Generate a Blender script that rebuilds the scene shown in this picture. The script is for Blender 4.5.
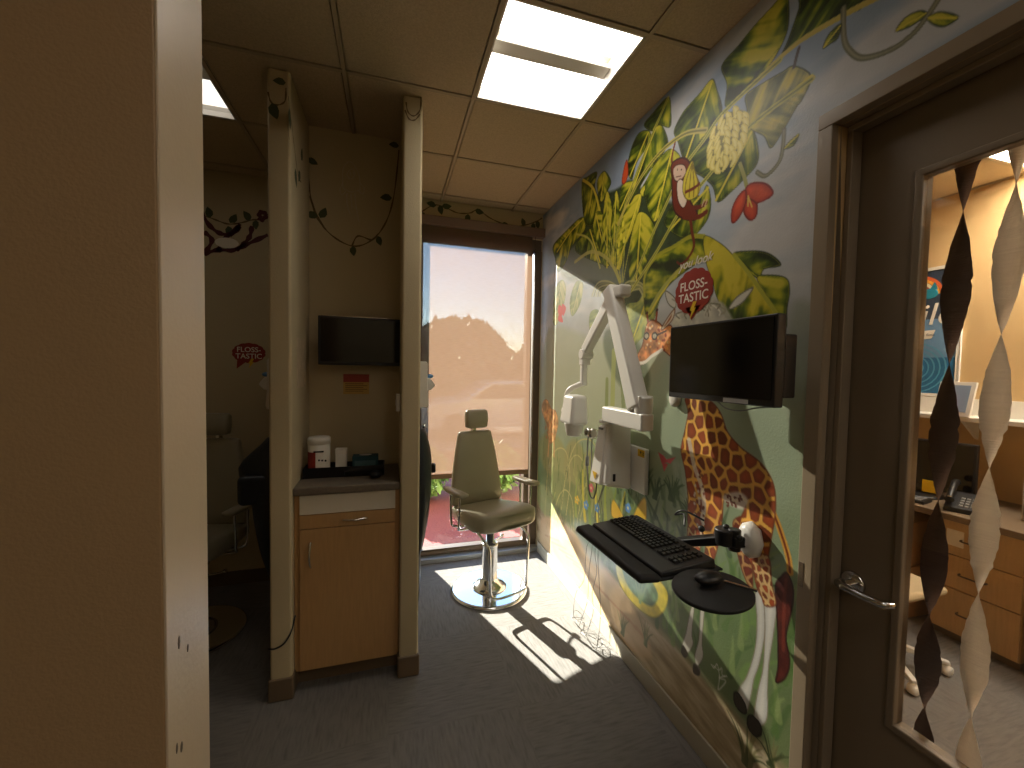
import bpy, bmesh, math, random
import numpy as np
from mathutils import Vector, Matrix, noise as mnoise

for o in list(bpy.data.objects):
    bpy.data.objects.remove(o, do_unlink=True)
SC = bpy.context.scene
COL = SC.collection
random.seed(7)

# ------------------------------------------------------------------ camera
CAM_H = 1.6534
YAW, PITCH, ROLL, FPX = 0.2898, -0.0389, 0.0181, 406.58
def cam_axes():
    cy, sy = math.cos(YAW), math.sin(YAW)
    f = Vector((sy*math.cos(PITCH), cy*math.cos(PITCH), math.sin(PITCH)))
    r0 = Vector((cy, -sy, 0)); u0 = r0.cross(f)
    r = math.cos(ROLL)*r0 + math.sin(ROLL)*u0
    return r, r.cross(f), f
cr, cu, cf = cam_axes()
cam = bpy.data.cameras.new('camera'); cam_o = bpy.data.objects.new('camera', cam); COL.objects.link(cam_o)
cam.sensor_width = 36.0; cam.lens = FPX/1024*36.0; cam.clip_start = 0.02; cam.clip_end = 300
M = Matrix.Identity(4)
for i in range(3):
    M[i][0], M[i][1], M[i][2] = cr[i], cu[i], -cf[i]
M[2][3] = CAM_H
cam_o.matrix_world = M
SC.camera = cam_o
SC.view_settings.view_transform = 'Standard'
SC.view_settings.look = 'None'
SC.view_settings.exposure = 1.80
SC.view_settings.gamma = 1.0
SC.view_settings.use_curve_mapping = False

# ------------------------------------------------------------------ sky and sun
SUN_DIR = Vector((0.362, -1.0, -0.458)).normalized()      # direction the light travels
SUN_E = 13.2
SKY_E = 0.24
PANEL_E = 2.5
REAR_E = 2.1
OFFICE_E = 19.0
world = bpy.data.worlds.new('world'); SC.world = world; world.use_nodes = True
wn = world.node_tree; wn.nodes.clear()
sky = wn.nodes.new('ShaderNodeTexSky'); sky.sky_type = 'NISHITA'; sky.sun_disc = False
sky.sun_elevation = math.radians(23.9); sky.sun_rotation = math.atan2(-0.359, 1.0)
sky.dust_density = 0.2; sky.air_density = 1.0; sky.ozone_density = 3.0
bg = wn.nodes.new('ShaderNodeBackground'); bg.inputs['Strength'].default_value = SKY_E
wo = wn.nodes.new('ShaderNodeOutputWorld')
wn.links.new(sky.outputs[0], bg.inputs[0]); wn.links.new(bg.outputs[0], wo.inputs[0])
sl = bpy.data.lights.new('sun', 'SUN'); sl.energy = SUN_E; sl.angle = math.radians(0.6); sl.color = (1.0, 0.94, 0.85)
so = bpy.data.objects.new('sun', sl); COL.objects.link(so)
so.rotation_euler = SUN_DIR.to_track_quat('-Z', 'Y').to_euler(); so.location = (-3, 12, 6)

# ------------------------------------------------------------------ room measures
ZC, XR, YW = 3.016, 1.289, 3.448
G = 0.6096; GX, GY = 0.3918, 3.3138          # ceiling grid origin
YD = 0.985                                   # outer edge of door frame on the mural wall

# ------------------------------------------------------------------ helpers
def s2l(c):
    c = c/255.0
    return c/12.92 if c <= 0.04045 else ((c+0.055)/1.055)**2.4
def rgb(r, g, b): return (s2l(r), s2l(g), s2l(b), 1.0)
MATS = {}
def mat(name, color, rough=0.6, metal=0.0, bump=0.0, bscale=40.0, var=0.0, vscale=8.0, spec=0.5,
        stretch=(1, 1, 1), coat=0.0, emit=None, estr=0.0, alpha=None):
    if name in MATS: return MATS[name]
    m = bpy.data.materials.new(name); m.use_nodes = True; nt = m.node_tree; N = nt.nodes; L = nt.links
    p = N['Principled BSDF']
    p.inputs['Base Color'].default_value = color
    p.inputs['Roughness'].default_value = rough; p.inputs['Metallic'].default_value = metal
    p.inputs['Specular IOR Level'].default_value = spec; p.inputs['Coat Weight'].default_value = coat
    tc = N.new('ShaderNodeTexCoord'); mp = N.new('ShaderNodeMapping'); mp.inputs['Scale'].default_value = stretch
    L.new(tc.outputs['Object'], mp.inputs['Vector'])
    if var >= 0:
        nz = N.new('ShaderNodeTexNoise'); nz.inputs['Scale'].default_value = vscale; nz.inputs['Detail'].default_value = 4
        L.new(mp.outputs[0], nz.inputs['Vector'])
        rp = N.new('ShaderNodeValToRGB'); v = max(var, 0.02)
        rp.color_ramp.elements[0].position = 0.3; rp.color_ramp.elements[1].position = 0.7
        rp.color_ramp.elements[0].color = tuple(c*(1-v) for c in color[:3])+(1,)
        rp.color_ramp.elements[1].color = tuple(min(1, c*(1+v)) for c in color[:3])+(1,)
        L.new(nz.outputs[0], rp.inputs[0]); L.new(rp.outputs[0], p.inputs['Base Color'])
    if bump > 0:
        n2 = N.new('ShaderNodeTexNoise'); n2.inputs['Scale'].default_value = bscale; n2.inputs['Detail'].default_value = 3
        L.new(mp.outputs[0], n2.inputs['Vector'])
        b = N.new('ShaderNodeBump'); b.inputs['Strength'].default_value = bump; b.inputs['Distance'].default_value = 0.01
        L.new(n2.outputs[0], b.inputs['Height']); L.new(b.outputs[0], p.inputs['Normal'])
    if emit is not None:
        p.inputs['Emission Color'].default_value = emit; p.inputs['Emission Strength'].default_value = estr
    MATS[name] = m
    return m

class MB:
    """collects shapes and links them as one mesh object"""
    def __init__(s): s.v = []; s.f = []; s.mi = []; s.sm = []; s.cur = 0
    def add(s, vs, fs, smooth=False):
        n = len(s.v); s.v += [tuple(v) for v in vs]
        for f in fs: s.f.append([n+i for i in f]); s.mi.append(s.cur); s.sm.append(smooth)
        return s
    def box(s, a, b, rot=None, about=None):
        x0, y0, z0 = a; x1, y1, z1 = b
        vs = [Vector(p) for p in ((x0,y0,z0),(x1,y0,z0),(x1,y1,z0),(x0,y1,z0),(x0,y0,z1),(x1,y0,z1),(x1,y1,z1),(x0,y1,z1))]
        if rot is not None:
            c = Vector(about) if about else sum(vs, Vector())/8
            vs = [rot @ (v-c)+c for v in vs]
        return s.add(vs, [(3,2,1,0),(4,5,6,7),(0,1,5,4),(1,2,6,5),(2,3,7,6),(3,0,4,7)])
    def hexa(s, bot, top):
        return s.add(list(bot)+list(top), [(3,2,1,0),(4,5,6,7),(0,1,5,4),(1,2,6,5),(2,3,7,6),(3,0,4,7)])
    def tube(s, pts, r, n=10, caps=True, closed=False):
        pts = [Vector(p) for p in pts]; k = len(pts)
        rs = r if isinstance(r, (list, tuple)) else [r]*k
        vs = []; up = None
        for i, p in enumerate(pts):
            if closed: t = pts[(i+1) % k]-pts[i-1]
            else: t = pts[min(i+1, k-1)]-pts[max(i-1, 0)]
            t.normalize()
            if up is None:
                up = Vector((0, 0, 1)) if abs(t.z) < 0.9 else Vector((1, 0, 0))
            up = (up - t*up.dot(t)).normalized(); sd = t.cross(up)
            for j in range(n):
                a = 2*math.pi*j/n; vs.append(p+(up*math.cos(a)+sd*math.sin(a))*rs[i])
        fs = []
        m = k if closed else k-1
        for i in range(m):
            for j in range(n):
                a = i*n+j; b = i*n+(j+1) % n; c = ((i+1) % k)*n+(j+1) % n; d = ((i+1) % k)*n+j
                fs.append((a, d, c, b))
        s.add(vs, fs, True)
        if caps and not closed:
            o = len(s.v)-len(vs)
            s.f.append([o+j for j in range(n)]); s.mi.append(s.cur); s.sm.append(False)
            s.f.append([o+(k-1)*n+j for j in range(n-1, -1, -1)]); s.mi.append(s.cur); s.sm.append(False)
        return s
    def lathe(s, prof, c=(0, 0, 0), n=40, axis='z', sy=1.0):
        vs = []; k = len(prof); c = Vector(c)
        for r, h in prof:
            for j in range(n):
                a = 2*math.pi*j/n
                x, y = r*math.cos(a), r*math.sin(a)*sy
                if axis == 'z': vs.append(c+Vector((x, y, h)))
                elif axis == 'x': vs.append(c+Vector((h, x, y)))
                else: vs.append(c+Vector((x, h, y)))
        fs = []
        for i in range(k-1):
            for j in range(n):
                fs.append((i*n+j, i*n+(j+1) % n, (i+1)*n+(j+1) % n, (i+1)*n+j))
        s.add(vs, fs, True)
        o = len(s.v)-len(vs)
        if prof[0][0] > 1e-6: s.f.append([o+j for j in range(n-1, -1, -1)]); s.mi.append(s.cur); s.sm.append(False)
        if prof[-1][0] > 1e-6: s.f.append([o+(k-1)*n+j for j in range(n)]); s.mi.append(s.cur); s.sm.append(False)
        return s
    def prism(s, poly, origin, u, v, depth):
        """polygon in the u,v plane extruded along u x v by depth"""
        o = Vector(origin); u = Vector(u); v = Vector(v); w = u.cross(v).normalized()*depth; n = len(poly)
        a = [o+u*p[0]+v*p[1] for p in poly]
        vs = a+[p+w for p in a]
        fs = [list(range(n-1, -1, -1)), list(range(n, 2*n))]+[(i, (i+1) % n, n+(i+1) % n, n+i) for i in range(n)]
        return s.add(vs, fs)
    def quad(s, a, b, c, d): return s.add([a, b, c, d], [(0, 1, 2, 3)])
    def sphere(s, c, r, n=16, m=10, scale=(1, 1, 1)):
        vs = []; c = Vector(c)
        for i in range(m+1):
            th = math.pi*i/m
            for j in range(n):
                a = 2*math.pi*j/n
                vs.append(c+Vector((r*math.sin(th)*math.cos(a)*scale[0], r*math.sin(th)*math.sin(a)*scale[1], r*math.cos(th)*scale[2])))
        fs = [(i*n+j, (i+1)*n+j, (i+1)*n+(j+1) % n, i*n+(j+1) % n) for i in range(m) for j in range(n)]
        return s.add(vs, fs, True)
    def build(s, name, material, parent=None, bevel=0.0, seg=2, smooth=False, loc=None, sub=0):
        me = bpy.data.meshes.new(name); me.from_pydata(s.v, [], s.f)
        ms = material if isinstance(material, (list, tuple)) else [material]
        for m in ms: me.materials.append(m)
        for p, i, sm in zip(me.polygons, s.mi, s.sm): p.material_index = i; p.use_smooth = sm or smooth
        bm = bmesh.new(); bm.from_mesh(me)
        bmesh.ops.remove_doubles(bm, verts=bm.verts, dist=1e-6)
        bmesh.ops.recalc_face_normals(bm, faces=bm.faces)
        bm.to_mesh(me); bm.free(); me.update()
        o = bpy.data.objects.new(name, me); COL.objects.link(o)
        if parent: o.parent = parent
        if loc: o.location = loc
        if bevel > 0:
            b = o.modifiers.new('bevel', 'BEVEL'); b.width = bevel; b.segments = seg; b.limit_method = 'ANGLE'
            b.angle_limit = math.radians(40); b.harden_normals = False
            if seg > 1:
                for p in me.polygons: p.use_smooth = True
                w = o.modifiers.new('wn', 'WEIGHTED_NORMAL'); w.keep_sharp = True
        if sub:
            sm_ = o.modifiers.new('sub', 'SUBSURF'); sm_.levels = sub; sm_.render_levels = sub
            for p in me.polygons: p.use_smooth = True
        return o

def tag(o, label=None, cat=None, group=None, kind=None):
    if label: o['label'] = label
    if cat: o['category'] = cat
    if group: o['group'] = group
    if kind: o['kind'] = kind
    return o
def thing(name, label, cat, loc=(0, 0, 0), rz=0.0, group=None):
    o = bpy.data.objects.new(name, None); COL.objects.link(o); o.empty_display_size = 0.1
    o.location = loc; o.rotation_euler = (0, 0, rz)
    return tag(o, label, cat, group)
def struct(o): o['kind'] = 'structure'; return o
def copy_tree(o, parent=None):
    c = o.copy(); COL.objects.link(c)
    if parent: c.parent = parent
    for ch in list(o.children): copy_tree(ch, c)
    return c
def smooth_path(pts, n=8, closed=False):
    P = [np.array(p, float) for p in pts]; k = len(P); out = []
    rng = range(k if closed else k-1)
    for i in rng:
        if closed: a, b, c, d = P[i-1], P[i], P[(i+1) % k], P[(i+2) % k]
        else: a, b, c, d = P[max(i-1, 0)], P[i], P[i+1], P[min(i+2, k-1)]
        for j in range(n):
            t = j/n
            out.append(0.5*((2*b)+(c-a)*t+(2*a-5*b+4*c-d)*t*t+(3*b-a-3*c+d)*t**3))
    if not closed: out.append(P[-1])
    return out
def vpath(pts, n=8, closed=False): return [Vector(p) for p in smooth_path(pts, n, closed)]
def text_mesh(name, txt, size, material, origin, u, v, parent=None, extrude=0.0006, align='CENTER', shear=0.0, bold=0.0, space=1.0):
    c = bpy.data.curves.new(name, 'FONT'); c.body = txt; c.size = size; c.extrude = extrude; c.align_x = align; c.align_y = 'CENTER'
    c.shear = shear; c.offset = bold; c.space_character = space; c.resolution_u = 4
    t = bpy.data.objects.new(name, c); COL.objects.link(t)
    bpy.context.view_layer.update()
    me = bpy.data.meshes.new_from_object(t.evaluated_get(bpy.context.evaluated_depsgraph_get()))
    COL.objects.unlink(t); bpy.data.objects.remove(t)
    me.name = name
    u = Vector(u).normalized(); v = Vector(v).normalized(); w = u.cross(v)
    T = Matrix.Identity(4)
    for i in range(3): T[i][0], T[i][1], T[i][2], T[i][3] = u[i], v[i], w[i], origin[i]
    me.transform(T); me.materials.clear(); me.materials.append(material)
    o = bpy.data.objects.new(name, me); COL.objects.link(o)
    if parent: o.parent = parent
    return o
# ------------------------------------------------------------------ materials
def lit_panel(name, strength, color=(1.0, 0.86, 0.70, 1)):
    m = bpy.data.materials.new(name); m.use_nodes = True; N = m.node_tree.nodes; L = m.node_tree.links
    p = N['Principled BSDF']; p.inputs['Base Color'].default_value = rgb(235, 230, 220)
    p.inputs['Emission Color'].default_value = color; p.inputs['Emission Strength'].default_value = strength
    return m
WALL = mat('beige_wall_paint', rgb(198, 182, 146), 0.75, bump=0.12, bscale=160, var=0.03, vscale=3)
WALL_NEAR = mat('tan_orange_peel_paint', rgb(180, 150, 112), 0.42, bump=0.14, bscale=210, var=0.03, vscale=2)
OFFICE_WALL = mat('warm_office_paint', rgb(205, 172, 120), 0.7, bump=0.1, bscale=160, var=0.02)
TILE = mat('mineral_ceiling_tile', rgb(196, 176, 146), 0.95, bump=0.5, bscale=260, var=0.10, vscale=120)
TBAR = mat('ceiling_grid_metal', rgb(176, 158, 132), 0.6, var=0.02)
BASEB = mat('brown_vinyl_baseboard', rgb(112, 94, 72), 0.5, var=0.04)
WHITE_P = mat('white_plastic', rgb(226, 222, 212), 0.35, var=0.01)
XWHITE = mat('off_white_enamel', rgb(240, 237, 230), 0.32, var=0.01)
GREYP = mat('grey_plastic', rgb(128, 128, 128), 0.4, var=0.02)
BLACKP = mat('black_plastic', rgb(22, 22, 24), 0.4, var=0.03)
BLACKM = mat('black_matte_rubber', rgb(18, 18, 19), 0.62, bump=0.05, bscale=300, var=0.03)
SCREEN = mat('black_glossy_screen', rgb(10, 10, 12), 0.12, var=0.0, spec=0.5)
CHROME = mat('chrome', rgb(215, 215, 215), 0.12, 1.0, var=0.0)
STEEL = mat('brushed_steel', rgb(215, 212, 205), 0.26, 1.0, var=0.02)
TAN_VINYL = mat('olive_tan_vinyl', rgb(158, 150, 126), 0.36, bump=0.06, bscale=220, var=0.03)
OAK = mat('maple_laminate', rgb(186, 146, 96), 0.45, var=0.07, vscale=6, stretch=(14, 14, 1.2), bump=0.02)
OAK2 = mat('honey_maple_laminate', rgb(190, 156, 108), 0.45, var=0.08, vscale=6, stretch=(14, 14, 1.2))
COUNTER = mat('grey_brown_worktop', rgb(112, 102, 88), 0.4, var=0.12, vscale=60)
DOORP = mat('taupe_door_paint', rgb(136, 119, 97), 0.38, bump=0.03, bscale=90, var=0.02)
FRAMEP = mat('taupe_frame_paint', rgb(150, 133, 110), 0.36, bump=0.03, bscale=90, var=0.02)
BRONZE = mat('bronze_window_frame', rgb(92, 78, 64), 0.4, 0.3, var=0.02)
FASCIA = mat('brown_shade_fascia', rgb(120, 98, 80), 0.5, var=0.02)
VINE = mat('painted_vine_green', rgb(74, 82, 52), 0.7, var=0.10)
VINE_B = mat('painted_vine_brown', rgb(110, 90, 58), 0.7, var=0.10)
CHALK = mat('white_paint_line', rgb(205, 195, 175), 0.8, var=0.02)
RED = mat('brick_red_vinyl', rgb(150, 46, 34), 0.5, var=0.03)
YELLOW = mat('yellow_label', rgb(236, 190, 40), 0.5, var=0.02)
CREAM = mat('cream_lettering', rgb(240, 232, 215), 0.5, var=0.01)
APRON = mat('navy_vinyl_apron', rgb(26, 32, 40), 0.42, bump=0.2, bscale=30, var=0.08)
PAPER = mat('paper', rgb(225, 218, 205), 0.7, var=0.02)
SLATE = mat('slate_blue_print', rgb(52, 66, 84), 0.5, var=0.02)
TEAL = mat('teal_print', rgb(40, 140, 160), 0.5, var=0.05)
SEA = mat('sea_blue_print', rgb(30, 105, 150), 0.5, var=0.12, vscale=20)
SKYB = mat('pale_blue_print', rgb(110, 150, 185), 0.5, var=0.05)
ORANGE = mat('orange_print', rgb(226, 110, 60), 0.5, var=0.02)
DARKRED = mat('maroon_paint', rgb(86, 24, 26), 0.6, var=0.05)
LIGHT_MAIN = lit_panel('lit_panel_lens', PANEL_E, (1.0, 0.93, 0.85, 1))
LIGHT_REAR = lit_panel('lit_rear_panel_lens', REAR_E, (1.0, 0.93, 0.85, 1))
LIGHT_LOW = lit_panel('dimmed_panel_lens', 0.38, (1.0, 0.93, 0.85, 1))
LIGHT_OFF = lit_panel('office_panel_lens', OFFICE_E, (1.0, 0.91, 0.78, 1))
LENS_OFF = mat('unlit_panel_lens', rgb(214, 210, 200), 0.5, var=0.01)

def carpet():
    m = bpy.data.materials.new('charcoal_plank_carpet'); m.use_nodes = True; N = m.node_tree.nodes; L = m.node_tree.links
    p = N['Principled BSDF']; p.inputs['Roughness'].default_value = 0.95; p.inputs['Specular IOR Level'].default_value = 0.15
    tc = N.new('ShaderNodeTexCoord')
    ck = N.new('ShaderNodeTexChecker'); ck.inputs['Scale'].default_value = 1/0.61
    L.new(tc.outputs['Object'], ck.inputs['Vector'])
    outs = []
    for st in ((34, 5, 3), (5, 34, 3)):
        mp = N.new('ShaderNodeMapping'); mp.inputs['Scale'].default_value = st; mp.inputs['Rotation'].default_value = (0, 0, 0.12)
        nz = N.new('ShaderNodeTexNoise'); nz.inputs['Scale'].default_value = 2.2; nz.inputs['Detail'].default_value = 6
        L.new(tc.outputs['Object'], mp.inputs['Vector']); L.new(mp.outputs[0], nz.inputs['Vector']); outs.append(nz)
    mx = N.new('ShaderNodeMix'); mx.data_type = 'FLOAT'
    L.new(ck.outputs['Fac'], mx.inputs[0]); L.new(outs[0].outputs[0], mx.inputs[2]); L.new(outs[1].outputs[0], mx.inputs[3])
    fine = N.new('ShaderNodeTexNoise'); fine.inputs['Scale'].default_value = 420; fine.inputs['Detail'].default_value = 2
    L.new(tc.outputs['Object'], fine.inputs['Vector'])
    ad = N.new('ShaderNodeMath'); ad.operation = 'MULTIPLY_ADD'; ad.inputs[1].default_value = 0.8
    L.new(fine.outputs[0], ad.inputs[0]); L.new(mx.outputs[0], ad.inputs[2])
    rp = N.new('ShaderNodeValToRGB'); rp.color_ramp.elements[0].position = 0.30; rp.color_ramp.elements[1].position = 1.0
    rp.color_ramp.elements[0].color = rgb(80, 78, 75); rp.color_ramp.elements[1].color = rgb(126, 122, 117)
    L.new(ad.outputs[0], rp.inputs[0]); L.new(rp.outputs[0], p.inputs['Base Color'])
    b = N.new('ShaderNodeBump'); b.inputs['Strength'].default_value = 0.6; b.inputs['Distance'].default_value = 0.004
    L.new(ad.outputs[0], b.inputs['Height']); L.new(b.outputs[0], p.inputs['Normal'])
    return m
CARPET = carpet()

def glass(name, tint=(1, 1, 1, 1), ior=1.5, boost=1.0):
    m = bpy.data.materials.new(name); m.use_nodes = True; N = m.node_tree.nodes; L = m.node_tree.links
    N.remove(N['Principled BSDF']); out = N['Material Output']
    t = N.new('ShaderNodeBsdfTransparent'); t.inputs[0].default_value = tint
    g = N.new('ShaderNodeBsdfGlossy'); g.inputs['Roughness'].default_value = 0.01
    fr = N.new('ShaderNodeFresnel'); fr.inputs['IOR'].default_value = ior
    mx = N.new('ShaderNodeMixShader')
    
    ge = N.new('ShaderNodeNewGeometry'); mi = N.new('ShaderNodeMix'); mi.data_type = 'FLOAT'
    mi.inputs[2].default_value = ior; mi.inputs[3].default_value = 1.0/ior
    L.new(ge.outputs['Backfacing'], mi.inputs[0]); L.new(mi.outputs[0], fr.inputs['IOR'])
    L.new(fr.outputs[0], mx.inputs[0]); L.new(t.outputs[0], mx.inputs[1]); L.new(g.outputs[0], mx.inputs[2]); L.new(mx.outputs[0], out.inputs[0])
    return m
GLASS = glass('clear_glass', (0.96, 0.98, 0.97, 1))
DOORGLASS = glass('door_glass', (0.93, 0.92, 0.90, 1), 1.6)

def screen_fabric():
    m = bpy.data.materials.new('woven_solar_screen'); m.use_nodes = True; N = m.node_tree.nodes; L = m.node_tree.links
    N.remove(N['Principled BSDF']); out = N['Material Output']
    tc = N.new('ShaderNodeTexCoord')
    tr = N.new('ShaderNodeBsdfTransparent'); tr.inputs[0].default_value = (1, 0.98, 0.95, 1)
    tl = N.new('ShaderNodeBsdfTranslucent'); df = N.new('ShaderNodeBsdfDiffuse')
    nz = N.new('ShaderNodeTexNoise'); nz.inputs['Scale'].default_value = 1.0; nz.inputs['Detail'].default_value = 3
    mp = N.new('ShaderNodeMapping'); mp.inputs['Scale'].default_value = (18, 18, 140)
    L.new(tc.outputs['Object'], mp.inputs[0]); L.new(mp.outputs[0], nz.inputs['Vector'])
    rp = N.new('ShaderNodeValToRGB'); rp.color_ramp.elements[0].position = 0.3; rp.color_ramp.elements[1].position = 0.7
    rp.color_ramp.elements[0].color = (0.140, 0.089, 0.060, 1); rp.color_ramp.elements[1].color = (0.172, 0.112, 0.077, 1)
    L.new(nz.outputs[0], rp.inputs[0]); L.new(rp.outputs[0], tl.inputs[0])
    df.inputs[0].default_value = (0.30, 0.22, 0.15, 1)
    a = N.new('ShaderNodeMixShader'); a.inputs[0].default_value = 0.35; L.new(tl.outputs[0], a.inputs[1]); L.new(df.outputs[0], a.inputs[2])
    b = N.new('ShaderNodeMixShader'); b.inputs[0].default_value = 0.70; L.new(tr.outputs[0], b.inputs[1]); L.new(a.outputs[0], b.inputs[2])
    L.new(b.outputs[0], out.inputs[0])
    return m
FABRIC = screen_fabric()

# ------------------------------------------------------------------ room shell
XL, YB = -2.0, -3.2
XO, YO0 = 4.06, -1.6                     # the office beyond the door
struct(MB().box((XL-0.12, YB-0.12, -0.10), (XO+0.12, YW+0.10, 0.0)).build('floor', CARPET))
# lay-in ceiling: tiles with open cells for the light panels, then the metal grid
def oy(i): return 0.165 if i >= 2 else 0.0       # the office ceiling grid is laid a little out of step
def cell(i, j): return (GX+i*G, GY+(j-1)*G+oy(i), GX+(i+1)*G, GY+j*G+oy(i))      # column i, row j counted back from the window (j<=0)
open_cells = {(0, -2), (-3, -1), (0, -6), (5, -3), (4, -7), (-2, -9), (0, -9)}
tb = MB()
for i in range(-4, 7):
    for j in range(-11, 2):
        if (i, j) in open_cells: continue
        x0, y0, x1, y1 = cell(i, j)
        x0 = max(x0, XL); y0 = max(y0, YB); x1 = min(x1, XO); y1 = min(y1, YW)
        if x1-x0 < 0.01 or y1-y0 < 0.01: continue
        tb.box((x0+0.014, y0+0.014, ZC+0.004), (x1-0.014, y1-0.014, ZC+0.024))
struct(tb.build('ceiling', TILE))
gb = MB(); DX_ = 1.42
for i in range(-3, 7):
    x = GX+i*G
    if x > XO: continue
    gb.box((x-0.0095, YB, ZC-0.001), (x+0.0095, YW, ZC+0.007))
for j in range(-10, 1):
    y = GY+j*G
    gb.box((XL, y-0.0095, ZC-0.0012), (DX_, y+0.0095, ZC+0.0068)); gb.box((DX_, y+oy(2)-0.0095, ZC-0.0012), (XO, y+oy(2)+0.0095, ZC+0.0068))
struct(gb.build('trim_1', TBAR))
struct(MB().box((XL-0.12, YB-0.12, ZC+0.16), (XO+0.12, YW+0.10, ZC+0.26)).build('ceiling_deck', WALL))

# far wall with the window opening
WX0, WX1, WZ0, WZ1 = 0.205, XR, 0.075, 2.70
w = MB()
w.box((XL-0.12, YW, 0), (WX0, YW+0.12, ZC+0.16))
w.box((WX0, YW, 2.80), (XO+0.12, YW+0.12, ZC+0.16))
w.box((WX0, YW, 0), (WX1, YW+0.12, 0.035))
w.box((WX1, YW, 0), (XO+0.12, YW+0.12, 2.80))
struct(w.build('wall_far', WALL))
struct(MB().box((XL-0.12, YB, 0), (XL, YW, ZC+0.16)).build('wall_left', WALL))
struct(MB().box((XL-0.12, YB-0.12, 0), (XO+0.12, YB, ZC+0.16)).build('wall_rear', WALL))
# near wall end beside the camera
struct(MB().box((-0.2862, 0.6330, 0), (-0.283, 0.7610, ZC+0.003)).build('wall_near_lit_end', mat('cream_window_lit_end', rgb(224, 206, 178), 0.32, bump=0.06, bscale=120, var=0.03), bevel=0.001, seg=2))  # thin added sheet, its paler colour stands in for window light on the wall end
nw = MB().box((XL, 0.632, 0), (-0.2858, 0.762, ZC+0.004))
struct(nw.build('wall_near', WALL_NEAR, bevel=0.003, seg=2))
# two fin walls and the recess between them
for nm, x0, x1 in (('wall_alcove_left', -0.556, -0.458), ('wall_alcove_right', 0.05, 0.148)):
    struct(MB().box((x0, 2.17, 0), (x1, YW, ZC+0.004)).build(nm, WALL, bevel=0.014, seg=3))
struct(MB().box((-0.458, 2.62, 0), (0.05, 2.72, ZC+0.004)).build('wall_alcove_back', WALL))
# painted marks scuffed on the near wall end
for (y, z, a, b) in ((0.665, 1.26, .0035, .010), (0.69, 1.235, .0028, .006), (0.655, 1.115, .003, .008), (0.668, 1.105, .004, .008), (0.672, 1.05, .003, .006)):
    struct(MB().lathe([(0.0001, 0.0), (a, 0.0002), (a*0.7, 0.0005), (0.0001, 0.0006)], (-0.2831, y, z), 8, 'x', b/a).build('scuff_mark', mat('grey_scuff', rgb(110, 98, 84), 0.8, var=0.1), bpy.data.objects['wall_near']))

# cove baseboards
def skirt(name, x0, y0, x1, y1, h=0.10, t=0.006, m=BASEB):
    struct(MB().box((min(x0, x1)-(t if x0 == x1 else 0), min(y0, y1)-(t if y0 == y1 else 0), 0.001), (max(x0, x1)+(t if x0 == x1 else 0), max(y0, y1)+(t if y0 == y1 else 0), h)).build(name, m, bevel=0.003))
for nm, x0, x1 in (('baseboard_alcove_left', -0.556, -0.458), ('baseboard_alcove_right', 0.05, 0.148)):
    struct(MB().box((x0-0.008, 2.162, 0.0), (x1+0.008, 2.45, 0.115)).build(nm, BASEB, bevel=0.010, seg=3))
struct(MB().box((XL, YW-0.008, 0), (-0.556, YW, 0.10)).build('baseboard_far', BASEB))
struct(MB().box((XL, 0.762, 0), (-0.283, 0.77, 0.10)).build('baseboard_near', BASEB))

# mural wall: plain backing with the doorway, office-side skin
DX = 1.42
r = MB()
r.box((XR+0.002, YD-0.045, 0), (DX, YW, ZC+0.16))
r.box((XR+0.002, -0.02, 2.415), (DX, YD-0.045, ZC+0.16))
r.box((XR+0.002, YB, 0), (DX, -0.02, ZC+0.16))
struct(r.build('wall_right', OFFICE_WALL))
pl = MB().box((XR, YB, 0), (XR+0.003, -0.20, ZC)); struct(pl.build('wall_right_rear', WALL))
# office shell
struct(MB().box((XO, YB, 0), (XO+0.12, YW, ZC+0.16)).build('wall_office', OFFICE_WALL))
struct(MB().box((DX, YO0-0.1, 0), (XO, YO0, ZC+0.16)).build('wall_office_rear', OFFICE_WALL))
struct(MB().box((DX, YW-0.01, 0), (XO, YW, ZC+0.16)).build('wall_office_far', OFFICE_WALL))

# ------------------------------------------------------------------ window
fr = thing('window_1', None, None, (0, 0, 0)); struct(fr)
f = MB()
f.box((WX0, YW+0.02, 0.035), (WX1, YW+0.10, 0.09))                  # sill rail
f.box((WX0, YW+0.02, 2.70), (WX1, YW+0.10, 2.80))                   # head rail
f.box((WX0, YW+0.02, 0.09), (WX0+0.045, YW+0.10, 2.70))
f.box((1.160, YW+0.02, 0.09), (1.208, YW+0.10, 2.70)); f.box((1.228, YW+0.01, 0.09), (WX1, YW+0.10, 2.70))
f.box((WX0+0.045, YW+0.03, 0.735), (1.165, YW+0.09, 0.745))
struct(f.build('window_frame', BRONZE, fr, bevel=0.003))
struct(MB().box((WX0-0.01, YW-0.05, 0.0), (XR-0.001, YW+0.02, 0.04)).build('window_sill', mat('grey_sill_metal', rgb(150, 152, 152), 0.35, 0.5), fr, bevel=0.004))
struct(MB().box((WX0+0.03, YW+0.055, 0.08), (WX1, YW+0.061, 2.71)).build('window_pane', GLASS, fr))
sh = thing('roller_shade', 'beige woven roller shade lowered over the tall window', 'window shade', (0.66, YW-0.04, 2.8))
MB().box((0.15-0.66, -0.035, 0.0), (XR-0.002-0.66, 0.038, 0.075)).build('fascia', FASCIA, sh, bevel=0.004)
g_ = MB(); g_.box((0.155-0.66, 0.0, -2.05), (1.180-0.66, 0.0012, 0.01)); g_.build('shade_fabric', FABRIC, sh)
MB().box((0.155-0.66, -0.010, -2.085), (1.183-0.66, 0.012, -2.045)).build('hem_bar', mat('brown_hem_bar', rgb(110, 84, 58), 0.5), sh, bevel=0.004)
MB().tube([(1.20-0.66, -0.02, 0.0), (1.20-0.66, -0.02, -2.0)], 0.0022, 6).build('chain', STEEL, sh)

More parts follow.
